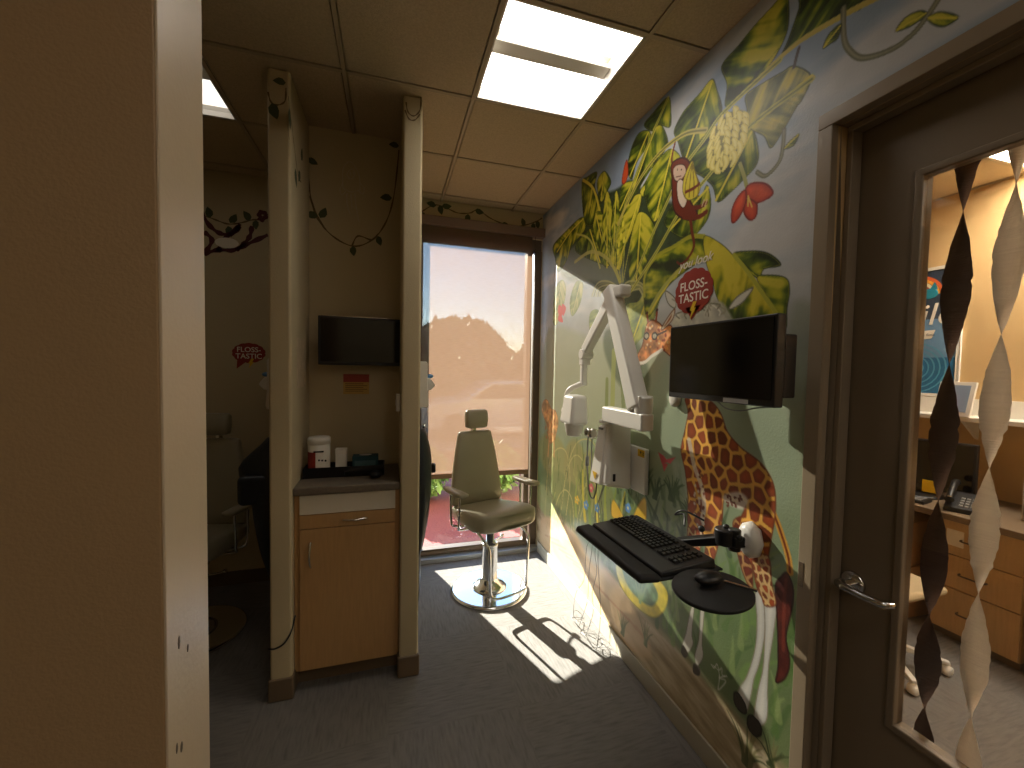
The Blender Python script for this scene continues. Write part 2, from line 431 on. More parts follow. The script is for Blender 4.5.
# ------------------------------------------------------------------ ceiling light panels
def troffer(i, j, label, lens, cat='ceiling light'):
    x0, y0, x1, y1 = cell(i, j); cx, cy = (x0+x1)/2, (y0+y1)/2
    t = thing('ceiling_light', label, cat, (cx, cy, ZC), 0, 'square recessed ceiling lights')
    a = G/2-0.011; b = a-0.014; d = 0.085
    fm = MB(); pts = lambda q, z: [(-q, -q, z), (q, -q, z), (q, q, z), (-q, q, z)]
    A, B = pts(a, 0.001), pts(b, 0.050)
    for k in range(4): fm.quad(A[k], A[(k+1) % 4], B[(k+1) % 4], B[k])
    fm.box((-a, -a, 0.001), (a, -a+0.008, 0.10)); fm.box((-a, a-0.008, 0.001), (a, a, 0.10)); fm.box((-a, -a, 0.001), (-a+0.008, a, 0.10)); fm.box((a-0.008, -a, 0.001), (a, a, 0.10))
    fm.box((-a, -a, 0.10), (a, a, 0.106))
    fm.build('housing', WHITE_P, t)
    for s in (-1, 1):
        n = 8; vs = []; fs = []
        for k in range(n+1):
            u = k/n; y = s*(0.045+u*(b-0.045)); z = 0.092-0.040*u*u
            vs += [(-b, y, z), (b, y, z)]
        for k in range(n): fs.append((2*k, 2*k+1, 2*k+3, 2*k+2))
        MB().add(vs, fs, True).build('diffuser', lens, t)
    MB().box((-b, -0.04, 0.045), (b, 0.04, 0.062)).build('centre_bar', WHITE_P, t, bevel=0.004)
    return t
troffer(0, -2, 'lit square ceiling light panel in front of the window', LIGHT_MAIN)
troffer(-3, -1, 'ceiling light panel over the left chair bay, only its corner in view', LIGHT_LOW)
troffer(0, -6, 'lit ceiling light panel above and behind the camera', LIGHT_REAR)
troffer(-2, -9, 'lit ceiling light panel at the rear left', LIGHT_REAR)
troffer(0, -9, 'lit ceiling light panel at the rear right', LIGHT_REAR)
troffer(5, -3, 'lit ceiling light panel in the office seen through the door glass', LIGHT_OFF)
troffer(4, -7, 'lit ceiling light panel at the back of the office', LIGHT_OFF)
# ------------------------------------------------------------------ the jungle mural painted on the right wall
def wpt(px, py):
    """a point read off the photograph, laid on the plane of the mural wall: (y, z) in metres"""
    d = cf + cr*((px-512)/FPX) - cu*((py-384)/FPX)
    t = XR/d.x
    return (d.y*t, CAM_H+d.z*t)
ys = [YW]
while ys[-1] > -0.20:
    y = ys[-1]; ys.append(y-(0.0030 if y < 1.0 else 0.0030+0.0020*(y-1.0)))
YS = np.array(ys[::-1]); ZS = np.arange(0.0, ZC+0.004, 0.0040)
NY, NZ = len(YS), len(ZS)
YY, ZZ = np.meshgrid(YS, ZS, indexing='ij')
rng = np.random.RandomState(3)
def vnoise(y, z, sc, seed=0, octv=3):
    out = np.zeros_like(y); amp = 1.0; tot = 0
    for o in range(octv):
        rs = np.random.RandomState(seed*17+o); T = rs.rand(64, 64)
        u = y*sc*(2**o)+seed*1.3; v = z*sc*(2**o)+seed*0.7
        iu = np.floor(u).astype(int); iv = np.floor(v).astype(int); fu = u-iu; fv = v-iv
        fu = fu*fu*(3-2*fu); fv = fv*fv*(3-2*fv)
        a = T[iu % 64, iv % 64]; b = T[(iu+1) % 64, iv % 64]; c = T[iu % 64, (iv+1) % 64]; d = T[(iu+1) % 64, (iv+1) % 64]
        out += amp*((a*(1-fu)+b*fu)*(1-fv)+(c*(1-fu)+d*fu)*fv); tot += amp; amp *= 0.5
    return out/tot
def C3(*c): return np.array(c, float)
def lerp(a, b, t): return a+(b-a)*t
def ramp(t, stops):
    """stops: [(pos, (r,g,b)), ...] -> colours for array t"""
    ps = [s[0] for s in stops]; cs = np.array([s[1] for s in stops], float)
    return np.stack([np.interp(t, ps, cs[:, k]) for k in range(3)], -1)
n1 = vnoise(YY, ZZ, 2.2, 1, 4); n2 = vnoise(YY, ZZ, 9.0, 2, 3); n3 = vnoise(YY*0.6, ZZ*2.2, 3.0, 3, 4)
# sky, mist, foliage, path
IMG = ramp(ZZ+0.25*(n1-0.5), [(0.0, (140, 122, 92)), (0.25, (150, 132, 100)), (0.40, (112, 126, 84)), (0.75, (112, 136, 88)), (1.05, (140, 158, 124)),
                             (1.35, (158, 168, 138)), (1.62, (168, 172, 146)), (1.80, (178, 178, 168)), (2.1, (186, 194, 200)), (2.45, (162, 176, 190)), (3.0, (136, 156, 182))])
cl = np.clip((n3-0.46)*5, 0, 1)[..., None]*np.clip((ZZ-1.75)*3, 0, 1)[..., None]
IMG = lerp(IMG, C3(216, 212, 208), cl*0.75)
IMG *= (0.94+0.12*n2)[..., None]
def blend(sl, m, col):
    m = np.clip(m, 0, 1)[..., None]; IMG[sl] = IMG[sl]*(1-m)+np.asarray(col)*m
def window_of(pts, pad):
    p = np.array(pts); i0 = np.searchsorted(YS, p[:, 0].min()-pad); i1 = np.searchsorted(YS, p[:, 0].max()+pad)
    j0 = np.searchsorted(ZS, p[:, 1].min()-pad); j1 = np.searchsorted(ZS, p[:, 1].max()+pad)
    return (slice(max(i0, 0), max(i1, 1)), slice(max(j0, 0), max(j1, 1)))
def inside(y, z, P):
    r = np.zeros(y.shape, bool); n = len(P)
    for i in range(n):
        (a, b), (c, d) = P[i], P[(i+1) % n]
        if b == d: continue
        r ^= ((b > z) != (d > z)) & (y < (c-a)*(z-b)/(d-b)+a)
    return r
def seg_dist(y, z, P, closed=False):
    D = np.full(y.shape, 1e9); T = np.zeros(y.shape); acc = 0.0; S = np.zeros(y.shape); n = len(P)
    for i in range(n if closed else n-1):
        a = P[i]; b = P[(i+1) % n]; dy, dz = b[0]-a[0], b[1]-a[1]; L2 = dy*dy+dz*dz+1e-12
        t = np.clip(((y-a[0])*dy+(z-a[1])*dz)/L2, 0, 1); d = np.hypot(y-a[0]-t*dy, z-a[1]-t*dz); l = math.sqrt(L2)
        m = d < D; D = np.where(m, d, D); T = np.where(m, acc+t*l, T)
        S = np.where(m, np.sign((y-a[0])*dz-(z-a[1])*dy), S); acc += l
    return D, T, S, acc
def W(pts): return [wpt(*p) for p in pts]
def SM(pts, closed=True, n=5): return [tuple(p) for p in smooth_path(W(pts), n, closed)]
def line(pts, wd, col, smooth=True, taper=None, a=1.0, edge=0.0025):
    P = SM(pts, False) if smooth else W(pts); sl = window_of(P, wd+0.01); y, z = YY[sl], ZZ[sl]
    if y.size == 0: return
    D, T, S, L = seg_dist(y, z, P); w_ = wd*np.ones_like(T)
    if taper: w_ = wd*(1+(taper-1)*T/L)
    blend(sl, a*np.clip((w_-D)/edge+0.5, 0, 1), col)
def fill(pts, col, outline=None, ow=0.003, smooth=True, soft=0.0, a=1.0, tex=0.0, shade=None):
    P = SM(pts) if smooth else W(pts); sl = window_of(P, 0.02+soft); y, z = YY[sl], ZZ[sl]
    if y.size == 0: return
    ins = inside(y, z, P); D, T, S, L = seg_dist(y, z, P, True); sd = np.where(ins, D, -D)
    m = np.clip(sd/(0.003+soft)+0.5, 0, 1)*a
    c = np.ones(y.shape+(3,))*np.asarray(col, float)
    if tex: c = c*(1+tex*(vnoise(y, z, 25, 5, 3)-0.5)*2)[..., None]
    if shade is not None: c = lerp(c, np.asarray(shade, float), np.clip(1-sd/0.02, 0, 1)[..., None]*0.7)
    blend(sl, m, c)
    if outline is not None: blend(sl, np.clip((ow-D)/0.0025+0.5, 0, 1)*a, outline)
G_D, G_M, G_B, G_Y = C3(34, 48, 16), C3(82, 104, 24), C3(164, 166, 36), C3(222, 206, 70)
def leaf(pts, rib, dark=G_D, mid=G_M, hi=G_B, ribc=G_Y, freq=95, bright=0.5, ribw=0.006, seed=1, mix=None, outline=C3(30, 40, 14)):
    P = SM(pts); R_ = SM(rib, False); sl = window_of(P, 0.02); y, z = YY[sl], ZZ[sl]
    if y.size == 0: return
    ins = inside(y, z, P); De, _, _, _ = seg_dist(y, z, P, True); sd = np.where(ins, De, -De)
    D, T, S, L = seg_dist(y, z, R_)
    w = D/(D+np.maximum(sd, 0)+1e-4)
    ph = (T-0.9*D)
    nn = vnoise(y, z, 14, seed, 3); stripe = vnoise(ph*freq/2.8, D*6.0+S*7, 1.0, seed+5, 3)
    t = np.clip(bright+(stripe-0.5)*1.5+(nn-0.5)*1.1-0.26*T/L+0.10+0.5*np.sin(np.clip(w, 0, 1)*math.pi)-0.28, 0, 1)
    c = ramp(t, [(0, dark), (0.45, mid), (0.75, hi), (1.0, lerp(hi, ribc, 0.7))])
    if mix is not None: c = lerp(c, mix[0], mix[1])
    blend(sl, np.clip(sd/0.003+0.5, 0, 1), c)
    if outline is not None: blend(sl, np.clip((0.0022-De)/0.0025+0.5, 0, 1)*0.5, outline)
    blend(sl, np.clip((0.0025-np.abs(De-0.004))/0.003, 0, 1)*ins*0.45, ribc)
    if ribw: blend(sl, np.clip((ribw-D)/0.003+0.5, 0, 1)*np.clip((sd+0.01)/0.003, 0, 1), ribc)
def tuft(px, py, n, h, spread, c0, c1, wd=0.006, seed=0, lean=0.0):
    rs = np.random.RandomState(seed); y0, z0 = wpt(px, py)
    for k in range(n):
        a = lean+rs.uniform(-spread, spread); hh = h*rs.uniform(0.6, 1); c = lerp(C3(*c0), C3(*c1), rs.rand())
        P = [(y0+rs.uniform(-.02, .02), z0), (y0+math.sin(a)*hh*0.5, z0+hh*0.6*math.cos(a*0.6)), (y0+math.sin(a)*hh, z0+hh*math.cos(a))]
        P = [tuple(p) for p in smooth_path(P, 5, False)]; sl = window_of(P, 0.02); y, z = YY[sl], ZZ[sl]
        if y.size == 0: continue
        D, T, S, L = seg_dist(y, z, P); blend(sl, np.clip((wd*(1-T/L*0.8)-D)/0.003+0.5, 0, 1)*0.9, c)
def blob(px, py, ry, rz, col, a=1.0, soft=0.3, ang=0.0):
    y0, z0 = wpt(px, py); sl = window_of([(y0-ry, z0-rz), (y0+ry, z0+rz)], max(ry, rz)*0.6); y, z = YY[sl]-y0, ZZ[sl]-z0
    if y.size == 0: return
    u = y*math.cos(ang)+z*math.sin(ang); v = -y*math.sin(ang)+z*math.cos(ang)
    d = np.hypot(u/ry, v/rz); blend(sl, np.clip((1-d)/soft+0.5*0, 0, 1)*a, col)

# --- lower ground: tan path, foliage masses
pathz = 0.40+0.10*(YY-2.0)+0.05*(n1-0.5)
st = vnoise(YY*2.0+ZZ*1.0, ZZ*9.0-YY*1.2, 3.0, 9, 4)
pc = ramp(st, [(0.25, (150, 130, 98)), (0.5, (180, 160, 126)), (0.75, (206, 190, 158))])
pm = np.clip((pathz-ZZ)/0.05+0.5, 0, 1)
IMG[:] = IMG*(1-pm[..., None])+pc*pm[..., None]
for k in range(150):      # dark leaf strokes in the undergrowth
    y0 = rng.uniform(0.95, 2.3); z0 = rng.uniform(0.36, 0.92); p = rng.uniform(-0.5, 0.5); h = rng.uniform(0.06, 0.2)
    P = [(y0, z0), (y0+math.sin(p)*h*0.6, z0+h*0.7), (y0+math.sin(p)*h*1.3, z0+h)]
    sl = window_of(P, 0.04); y, z = YY[sl], ZZ[sl]; D, T, S, L = seg_dist(y, z, P)
    c = [C3(76, 104, 56), C3(122, 154, 80), C3(92, 124, 62), C3(154, 172, 108)][k % 4]
    blend(sl, np.clip((0.016*(1-T/L*0.8)-D)/0.006+0.5, 0, 1)*0.55, c)
for k in range(60):
    y0 = rng.uniform(1.25, 2.2); z0 = rng.uniform(0.85, 1.10); p = rng.uniform(-0.9, 0.9); h = rng.uniform(0.06, 0.16)
    P = [(y0, z0), (y0+math.sin(p)*h, z0+h*math.cos(p))]
    sl = window_of(P, 0.04); y, z = YY[sl], ZZ[sl]; D, T, S, L = seg_dist(y, z, P)
    blend(sl, np.clip((0.014*(1-T/L*0.9)-D)/0.006+0.5, 0, 1)*0.6, [C3(64, 88, 56), C3(96, 122, 80), C3(48, 72, 44)][k % 3])
# hazy misty shrubs on the right edge
fill([(792, 312), (800, 300), (815, 306), (830, 330), (812, 420), (798, 430), (785, 380)], (140, 146, 120), soft=0.03, a=0.5)
# pale green mist around the giraffe's head and behind the tube head
fill([(548, 330), (600, 340), (640, 330), (668, 352), (672, 420), (650, 470), (600, 430), (548, 410)], (172, 178, 146), soft=0.05, a=0.75)
fill([(655, 380), (700, 345), (760, 380), (800, 440), (790, 500), (760, 500), (690, 470), (650, 450)], (158, 174, 146), soft=0.05, a=0.7)
# --- rounded yellow green hedges at the window end, greyed to paint in the glare
for k, (px, py, ry, rz, c) in enumerate([(552, 455, .34, .20, (150, 154, 96)), (575, 470, .22, .24, (154, 152, 92)), (560, 490, .22, .16, (128, 140, 84)),
        (545, 500, .24, .14, (146, 154, 100)), (590, 480, .13, .22, (156, 156, 98)), (572, 500, .15, .14, (120, 134, 78)), (605, 500, .12, .14, (132, 144, 88))]):
    blob(px, py, ry, rz, C3(*c), 0.9, 0.18)
for poly in ([(545, 520), (548, 470), (556, 450), (566, 452), (570, 480), (566, 515)], [(560, 520), (566, 475), (574, 456), (583, 462), (586, 490), (580, 520)],
             [(552, 540), (556, 505), (564, 490), (572, 500), (574, 530)], [(576, 530), (582, 495), (590, 480), (597, 490), (600, 520)], [(566, 470), (576, 444), (590, 440), (600, 456), (604, 480)]):
    line(poly, 0.005, C3(196, 188, 120), a=0.85)
for k in range(70):
    a = rng.uniform(543, 600); b = rng.uniform(455, 530)
    line([(a, b), (a+rng.uniform(-2, 3), b-rng.uniform(8, 20))], 0.006, [C3(176, 178, 100), C3(88, 112, 54), C3(104, 128, 60)][k % 3], a=0.6)
for k in range(90):
    a = rng.uniform(543, 640); b = rng.uniform(470, 535)
    line([(a, b), (a+rng.uniform(-1, 2), b-rng.uniform(6, 14))], 0.005, [C3(70, 96, 46), C3(150, 160, 84), C3(60, 84, 44)][k % 3], a=0.55)
fill([(541, 520), (560, 522), (600, 560), (640, 620), (648, 660), (600, 625), (545, 560)], (202, 170, 130), soft=0.03, a=0.8)
for k in range(14):
    a = 545+k*7; line([(a, 535+k*7), (a+14, 541+k*8)], 0.007, C3(176, 132, 100), a=0.5)
# small orange giraffe calf by the window
fill([(543, 402), (547, 400), (551, 408), (556, 412), (558, 424), (554, 440), (549, 442), (547, 425), (542, 412)], (214, 160, 100), outline=(176, 116, 70), tex=0.5, a=0.85)
for k in range(16): blob(545+rng.uniform(0, 10), 406+rng.uniform(0, 34), .016, .014, C3(180, 110, 66), 0.7)
line([(549, 440), (548, 456)], 0.012, C3(214, 170, 110)); line([(554, 438), (554, 456)], 0.012, C3(214, 170, 110))
# reeds and flowers under the x-ray
for (x0, y0, x1, y1, c) in [(585, 520, 583, 470, (216, 200, 60)), (590, 522, 590, 468, (120, 150, 60)), (598, 522, 596, 486, (226, 206, 70)), (612, 524, 616, 490, (130, 150, 60)),
        (606, 524, 606, 480, (160, 170, 66)), (620, 524, 625, 492, (190, 180, 70)), (576, 515, 577, 480, (150, 168, 80)), (630, 526, 640, 500, (96, 120, 60)), (636, 528, 632, 505, (120, 140, 70))]:
    line([(x0, y0), ((x0+x1)/2-1, (y0+y1)/2), (x1, y1)], 0.020, C3(*c), taper=0.3, a=0.9)
for (px, py, c) in [(591, 488, (220, 90, 110)), (586, 505, (90, 150, 214)), (597, 508, (90, 150, 214)), (628, 508, (90, 150, 220)), (577, 500, (230, 190, 60))]:
    for q in range(5): blob(px+1.6*math.cos(q*1.257), py+3.0*math.sin(q*1.257), .018, .014, C3(*c), 0.95)
    blob(px, py, .010, .010, C3(240, 230, 150))
# pointed yellow flowers and the yellow bowl-shaped bloom
for (p) in ([(612, 516), (613, 500), (621, 512), (624, 522)], [(632, 524), (637, 508), (645, 498), (646, 518), (640, 528)]):
    fill(p, (232, 190, 54), outline=(180, 140, 40))
fill([(622, 520), (630, 516), (634, 528), (628, 532)], (90, 130, 190), a=0.8)
fill([(616, 566), (622, 588), (636, 606), (652, 617), (663, 612), (668, 598), (664, 586), (652, 574), (640, 562), (626, 556)], (226, 208, 74), outline=(170, 156, 60), tex=0.15)
fill([(622, 566), (628, 586), (640, 600), (652, 606), (658, 596), (652, 582), (642, 570), (632, 560)], (98, 140, 108), a=0.9, tex=0.3, soft=0.008)
for a, b in ((632, 566), (638, 560), (645, 563), (652, 572)): line([(640, 602), (a, b)], 0.010, C3(140, 170, 110), a=0.8, taper=0.3)
fill([(575, 520), (640, 560), (655, 570), (640, 595), (610, 570), (590, 560)], (150, 180, 196), soft=0.05, a=0.5)
# pink star flower
for (p) in ([(658, 452), (664, 456), (668, 462), (662, 464)], [(664, 460), (676, 457), (670, 464)], [(662, 463), (664, 472), (668, 464)]):
    fill(p, (206, 84, 90), smooth=False)
fill([(672, 462), (690, 470), (700, 500), (684, 500)], (196, 206, 190), soft=0.02, a=0.5)
tuft(622, 634, 9, 0.16, 0.7, (86, 92, 54), (130, 132, 80), seed=2); tuft(645, 645, 8, 0.14, 0.6, (86, 92, 54), (130, 132, 80), seed=3)
tuft(747, 766, 12, 0.17, 0.9, (60, 70, 40), (150, 140, 96), wd=0.008, seed=4); tuft(772, 768, 9, 0.14, 1.1, (60, 70, 40), (150, 140, 96), seed=5)
tuft(672, 500, 10, 0.14, 0.8, (58, 84, 54), (84, 110, 70), seed=6, wd=0.01); tuft(655, 498, 8, 0.12, 0.8, (58, 84, 54), (84, 110, 70), seed=8, wd=0.01)
tuft(690, 520, 10, 0.12, 0.9, (58, 84, 54), (84, 110, 70), seed=7, wd=0.01)

# --- pale hanging leaves beside the window, in the misty zone
LITE = dict(dark=C3(120, 138, 92), mid=C3(160, 170, 110), hi=C3(190, 192, 130), ribc=C3(214, 206, 146))
leaf([(553, 320), (555, 290), (562, 280), (566, 290), (562, 312), (556, 325)], [(561, 282), (556, 322)], seed=3, outline=C3(120, 130, 80), **LITE)
leaf([(570, 300), (576, 282), (583, 284), (580, 304), (572, 316)], [(580, 284), (573, 312)], seed=4, outline=C3(120, 130, 80), **LITE)
leaf([(589, 322), (591, 312), (598, 310), (602, 322), (598, 336), (591, 334)], [(600, 312), (592, 332)], seed=5, outline=C3(120, 130, 80), **LITE)
for (p) in ([(559, 305), (563, 309), (561, 318), (558, 312)], [(562, 304), (566, 308), (563, 316)], [(560, 312), (563, 322), (558, 320)]): fill(p, (224, 96, 90))

# --- big banana leaves
fill([(560, 262), (580, 232), (590, 200), (615, 190), (632, 180), (652, 200), (680, 205), (690, 240), (660, 262), (640, 300), (624, 330), (600, 290)], (46, 62, 34), soft=0.02, a=0.92, tex=0.3)
fill([(560, 268), (575, 245), (600, 258), (620, 262), (622, 290), (596, 282), (570, 280)], (128, 136, 116), soft=0.04, a=0.8)
leaf([(553, 246), (564, 233), (582, 217), (585, 229), (572, 246), (566, 262), (558, 272), (555, 258)], [(583, 219), (569, 234), (557, 252)], seed=11, bright=0.55)
leaf([(582, 181), (587, 177), (597, 172), (595, 187), (601, 208), (593, 225), (585, 223), (582, 200)], [(583, 180), (594, 190), (602, 222)], seed=12, bright=0.45, ribw=0.01)
leaf([(597, 183), (604, 171), (611, 181), (608, 190), (601, 202)], [(604, 173), (601, 200)], seed=13, bright=0.45)
leaf([(575, 250), (586, 232), (594, 228), (600, 240), (604, 262), (596, 262)], [(590, 230), (600, 262)], seed=14, bright=0.35)
leaf([(593, 228), (597, 212), (604, 216), (608, 240), (609, 262), (602, 256)], [(596, 214), (606, 260)], seed=25, bright=0.6)
leaf([(602, 262), (602, 225), (607, 191), (613, 217), (611, 262)], [(607, 194), (607, 268)], seed=15, bright=0.7, ribw=0.006)
leaf([(611, 262), (611, 225), (616, 190), (620, 215), (617, 262)], [(616, 194), (613, 266)], seed=16, bright=0.5)
leaf([(640, 192), (651, 172), (655, 160), (663, 152), (656, 175), (646, 196)], [(661, 155), (642, 194)], seed=26, bright=0.6)
leaf([(616, 262), (618, 228), (628, 203), (641, 194), (637, 217), (626, 246), (620, 270)], [(640, 196), (616, 272)], seed=17, bright=0.72, ribw=0.007)
leaf([(619, 205), (622, 186), (632, 181), (634, 186), (628, 204), (621, 214)], [(632, 183), (620, 210)], seed=27, bright=0.35)
leaf([(629, 250), (636, 217), (645, 213), (655, 229), (650, 250), (638, 288), (630, 282)], [(641, 214), (636, 285)], seed=18, bright=0.6, freq=60)
line([(575, 262), (590, 252), (604, 256), (614, 268), (620, 282)], 0.012, C3(186, 178, 96), a=0.9)
line([(576, 234), (590, 240), (600, 268)], 0.007, C3(196, 190, 104), a=0.9)
for x0, x1, y1 in ((619, 600, 225), (620, 607, 215), (621, 614, 210), (622, 626, 225), (623, 633, 232)):
    line([(x0, 282), ((x0+x1)/2, 255), (x1, y1)], 0.004, C3(190, 186, 84), a=0.9)
for a, b in ((618, 252), (621, 236), (623, 224), (619, 244), (624, 240)): blob(a, b, .016, .022, C3(224, 214, 70))
for cx in (606, 634): 
    for q in range(5): line([(cx-14+q*2, 296), (cx-9+q, 284+q*2), (cx+q, 281+q*2), (cx+10-q, 286+q), (cx+14-q, 298)], 0.006, [C3(190, 184, 120), C3(140, 140, 84)][q % 2], a=0.8)
leaf([(618, 370), (624, 310), (640, 300), (650, 272), (668, 268), (660, 300), (650, 330), (636, 345), (628, 372)], [(655, 275), (624, 365)], seed=28, bright=0.5, mix=(C3(176, 186, 150), 0.45), outline=None, freq=60)
fill([(606, 330), (622, 330), (640, 345), (650, 380), (640, 400), (616, 380), (604, 350)], (58, 74, 46), soft=0.03, a=0.55)
line([(614, 352), (612, 420)], 0.025, C3(166, 172, 84), a=0.7); line([(607, 380), (606, 430)], 0.018, C3(120, 134, 60), a=0.7); line([(622, 380), (624, 420)], 0.018, C3(110, 124, 60), a=0.6)
leaf([(655, 129), (662, 126), (668, 141), (664, 152), (649, 172), (637, 192), (629, 204), (634, 178)], [(668, 98), (648, 148), (628, 204)], seed=19, bright=0.5, freq=70)
leaf([(628, 162), (632, 146), (639, 133), (649, 131), (650, 142), (637, 162), (632, 179), (628, 173)], [(648, 133), (630, 176)], seed=20, bright=0.3)
leaf([(644, 125), (652, 114), (668, 97), (671, 112), (670, 127), (659, 125), (652, 131)], [(668, 98), (654, 129)], seed=21, bright=0.4)
fill([(622, 182), (624, 168), (627, 160), (628, 174), (625, 183)], (214, 84, 40), outline=(150, 50, 30))
leaf([(645, 187), (651, 171), (660, 158), (670, 149), (680, 156), (679, 169), (671, 190), (664, 208), (654, 222), (647, 206)], [(672, 150), (655, 220)], seed=22, bright=0.62, freq=80)
leaf([(672, 205), (684, 190), (700, 196), (707, 185), (711, 204), (706, 222), (690, 238), (674, 234), (664, 222)], [(708, 188), (668, 232)], seed=23, bright=0.5)
leaf([(674, 131), (682, 114), (690, 104), (700, 93), (712, 79), (717, 90), (722, 112), (710, 132), (706, 146), (694, 160), (684, 160), (678, 142)], [(712, 82), (686, 158)], seed=24, bright=0.45, freq=70)
leaf([(752, 129), (758, 147), (757, 164), (744, 179), (732, 191), (718, 202), (713, 187), (704, 178), (690, 166), (702, 138), (735, 120)], [(752, 131), (716, 200)], seed=31, bright=0.35)
leaf([(727, 107), (727, 84), (721.6, 66), (738, 46), (755, 25), (776, 2), (786, -12), (789, 15), (784, 40), (762, 75)], [(784, 42), (727, 109)], seed=32, bright=0.5, freq=60, ribw=0)
leaf([(781, 57), (788, 40), (799, 8), (803, -12), (875, -12), (862, 8), (842, 15), (814, 31), (796, 44)], [(796, 46), (842, 17), (880, -4)], seed=33, bright=0.22, ribw=0)
leaf([(747, 110), (746, 95), (763, 83), (782, 72), (794, 66), (811, 76), (803, 98), (796, 108), (784, 129), (771, 148), (764, 136), (750, 128)], [(749, 128), (800, 86), (811, 77)], seed=34, bright=0.5, dark=C3(84, 92, 54), mid=C3(140, 142, 76), hi=C3(190, 178, 92), ribw=0.008)  # paler palette: sun glare painted into this leaf
line([(727, 109), (760, 77), (796, 44), (842, 16), (880, -4)], 0.009, C3(206, 188, 96))
line([(794, 67), (797, 55), (799, 48)], 0.006, C3(90, 84, 84))
leaf([(644.6, 278), (647, 269), (656, 256.5), (673, 247), (687, 238), (695, 234.6), (704, 236.5), (706, 255), (704, 259), (686, 271), (667, 288), (648, 318), (643.6, 296)], [(705, 258), (676, 273), (646, 317)], seed=35, bright=0.38, freq=60, ribw=0.010)
line([(644.5, 296), (645, 275), (656, 257), (673, 247), (690, 237), (704, 236.5)], 0.010, C3(176, 172, 50), a=0.9)
leaf([(704, 236.5), (720, 243), (733, 255), (742, 266), (753, 278), (768, 298), (778, 316), (731, 320), (718, 300), (712, 280), (706, 262)], [(734, 255), (750, 275), (776, 313)], seed=36, bright=0.75, hi=C3(190, 178, 36), freq=55, ribw=0.008)
leaf([(733, 255), (749, 251), (768, 253), (781, 265), (764, 269), (757, 278)], [(734, 256), (758, 276)], seed=37, bright=0.4, ribw=0, freq=60)
leaf([(757, 278), (768, 275), (786, 278), (789.6, 291), (787, 309), (786, 328), (776, 312), (766, 295)], [(758, 279), (776, 312)], seed=38, bright=0.4, ribw=0, freq=60)
line([(734, 255), (750, 275), (776, 313)], 0.008, C3(178, 176, 60))
line([(705, 258), (690, 262), (676, 273), (660, 292), (646, 317), (630, 350)], 0.010, C3(178, 176, 80))
# long stalks
for P_, w_ in (([(780, 60), (724, 112), (704, 140), (687, 163), (671, 194), (650, 240), (634, 279)], 0.010), ([(812, 79), (749, 127), (715, 168), (696, 191), (677, 216), (657, 251), (631, 291)], 0.010), ([(668, 98), (645, 152), (627, 200), (610, 260)], 0.009)):
    line(P_, w_, C3(196, 188, 84)); line(P_, w_*0.35, C3(120, 128, 50))
line([(706, 130), (687, 133), (671, 143), (656, 157), (640, 179), (627, 204), (618, 224)], 0.012, C3(190, 176, 86)); line([(706, 130), (687, 133), (671, 143), (656, 157), (640, 179), (627, 204)], 0.004, C3(110, 110, 46))
# curling vine at the top and its leaves
for P_ in ([(843.5, 8), (844, 38), (850, 51), (862.5, 58), (888, 51), (911, 35.6), (928, 15), (941, -5)], [(784, 130), (783, 146), (780, 160), (772, 171), (764, 176), (757, 172)]):
    line(P_, 0.008, C3(116, 116, 92)); line(P_, 0.003, C3(150, 148, 120))
for p, q in (([(896, 31), (905, 18), (919, 11), (926, 14), (913, 25)], [(897, 30), (925, 14)]), ([(928, 18), (940, 12), (958, 17), (946, 26), (935, 25)], [(929, 18), (956, 18)]),
             ([(823, 48), (829, 34), (841, 24), (838, 38), (830, 44)], [(824, 47), (840, 26)]), ([(784, 149), (790, 141), (799, 134), (794, 145)], [(785, 148), (798, 135)])):
    leaf(p, q, seed=40, bright=0.4, ribw=0.003)
# bananas
by, bz = wpt(726, 141)
blob(726, 141, 0.112, 0.108, C3(128, 122, 44), 1.0, 0.08)
rs = np.random.RandomState(12)
for r in range(8):
    v = 0.88-r*0.25; half = math.sqrt(max(0.05, 1-min(v*v, 0.95))); n = max(2, int(round(half*5.4)))
    for q in range(n):
        u = (-half+(2*half)*(q+0.5)/n+rs.uniform(-.06, .06))*0.95
        y0, z0 = by+u*0.114, bz+v*0.096+rs.uniform(-.004, .004); sg = -1 if u > 0.1 else 1
        P = [(y0+sg*0.004, z0+0.024), (y0-sg*0.006, z0+0.006), (y0-sg*0.006, z0-0.012), (y0+sg*0.008, z0-0.026)]
        P = [tuple(p) for p in smooth_path(P, 4, False)]; sl = window_of(P, 0.02); y, z = YY[sl], ZZ[sl]; D, T, S, L = seg_dist(y, z, P)
        wv = 0.0155*(0.55+0.45*np.sin(np.clip(T/L, 0, 1)*math.pi))
        blend(sl, np.clip((wv+0.0008-D)/0.002, 0, 1), C3(150, 134, 56)); blend(sl, np.clip((wv-D)/0.002, 0, 1), C3(228, 212, 106)); blend(sl, np.clip((wv*0.55-D)/0.004, 0, 1)*0.75, C3(244, 234, 150))
line([(740, 164), (744, 176), (747, 188)], 0.008, C3(170, 168, 90))
# red blossom
for p in ([(746, 188), (753, 183), (766, 184), (773, 193), (765, 200), (754, 203), (747, 197)], [(745, 190), (737, 198), (732, 210), (732, 222), (737, 220), (743, 210), (746, 200)], [(747, 200), (744, 212), (750, 220), (756, 216), (757, 205), (752, 200)]):
    fill(p, (216, 84, 48), outline=(130, 34, 24), tex=0.15, shade=(170, 44, 30))
for a, b in ((750, 202), (752, 207), (748, 206)): line([(748, 196), (a, b)], 0.003, C3(236, 190, 90))
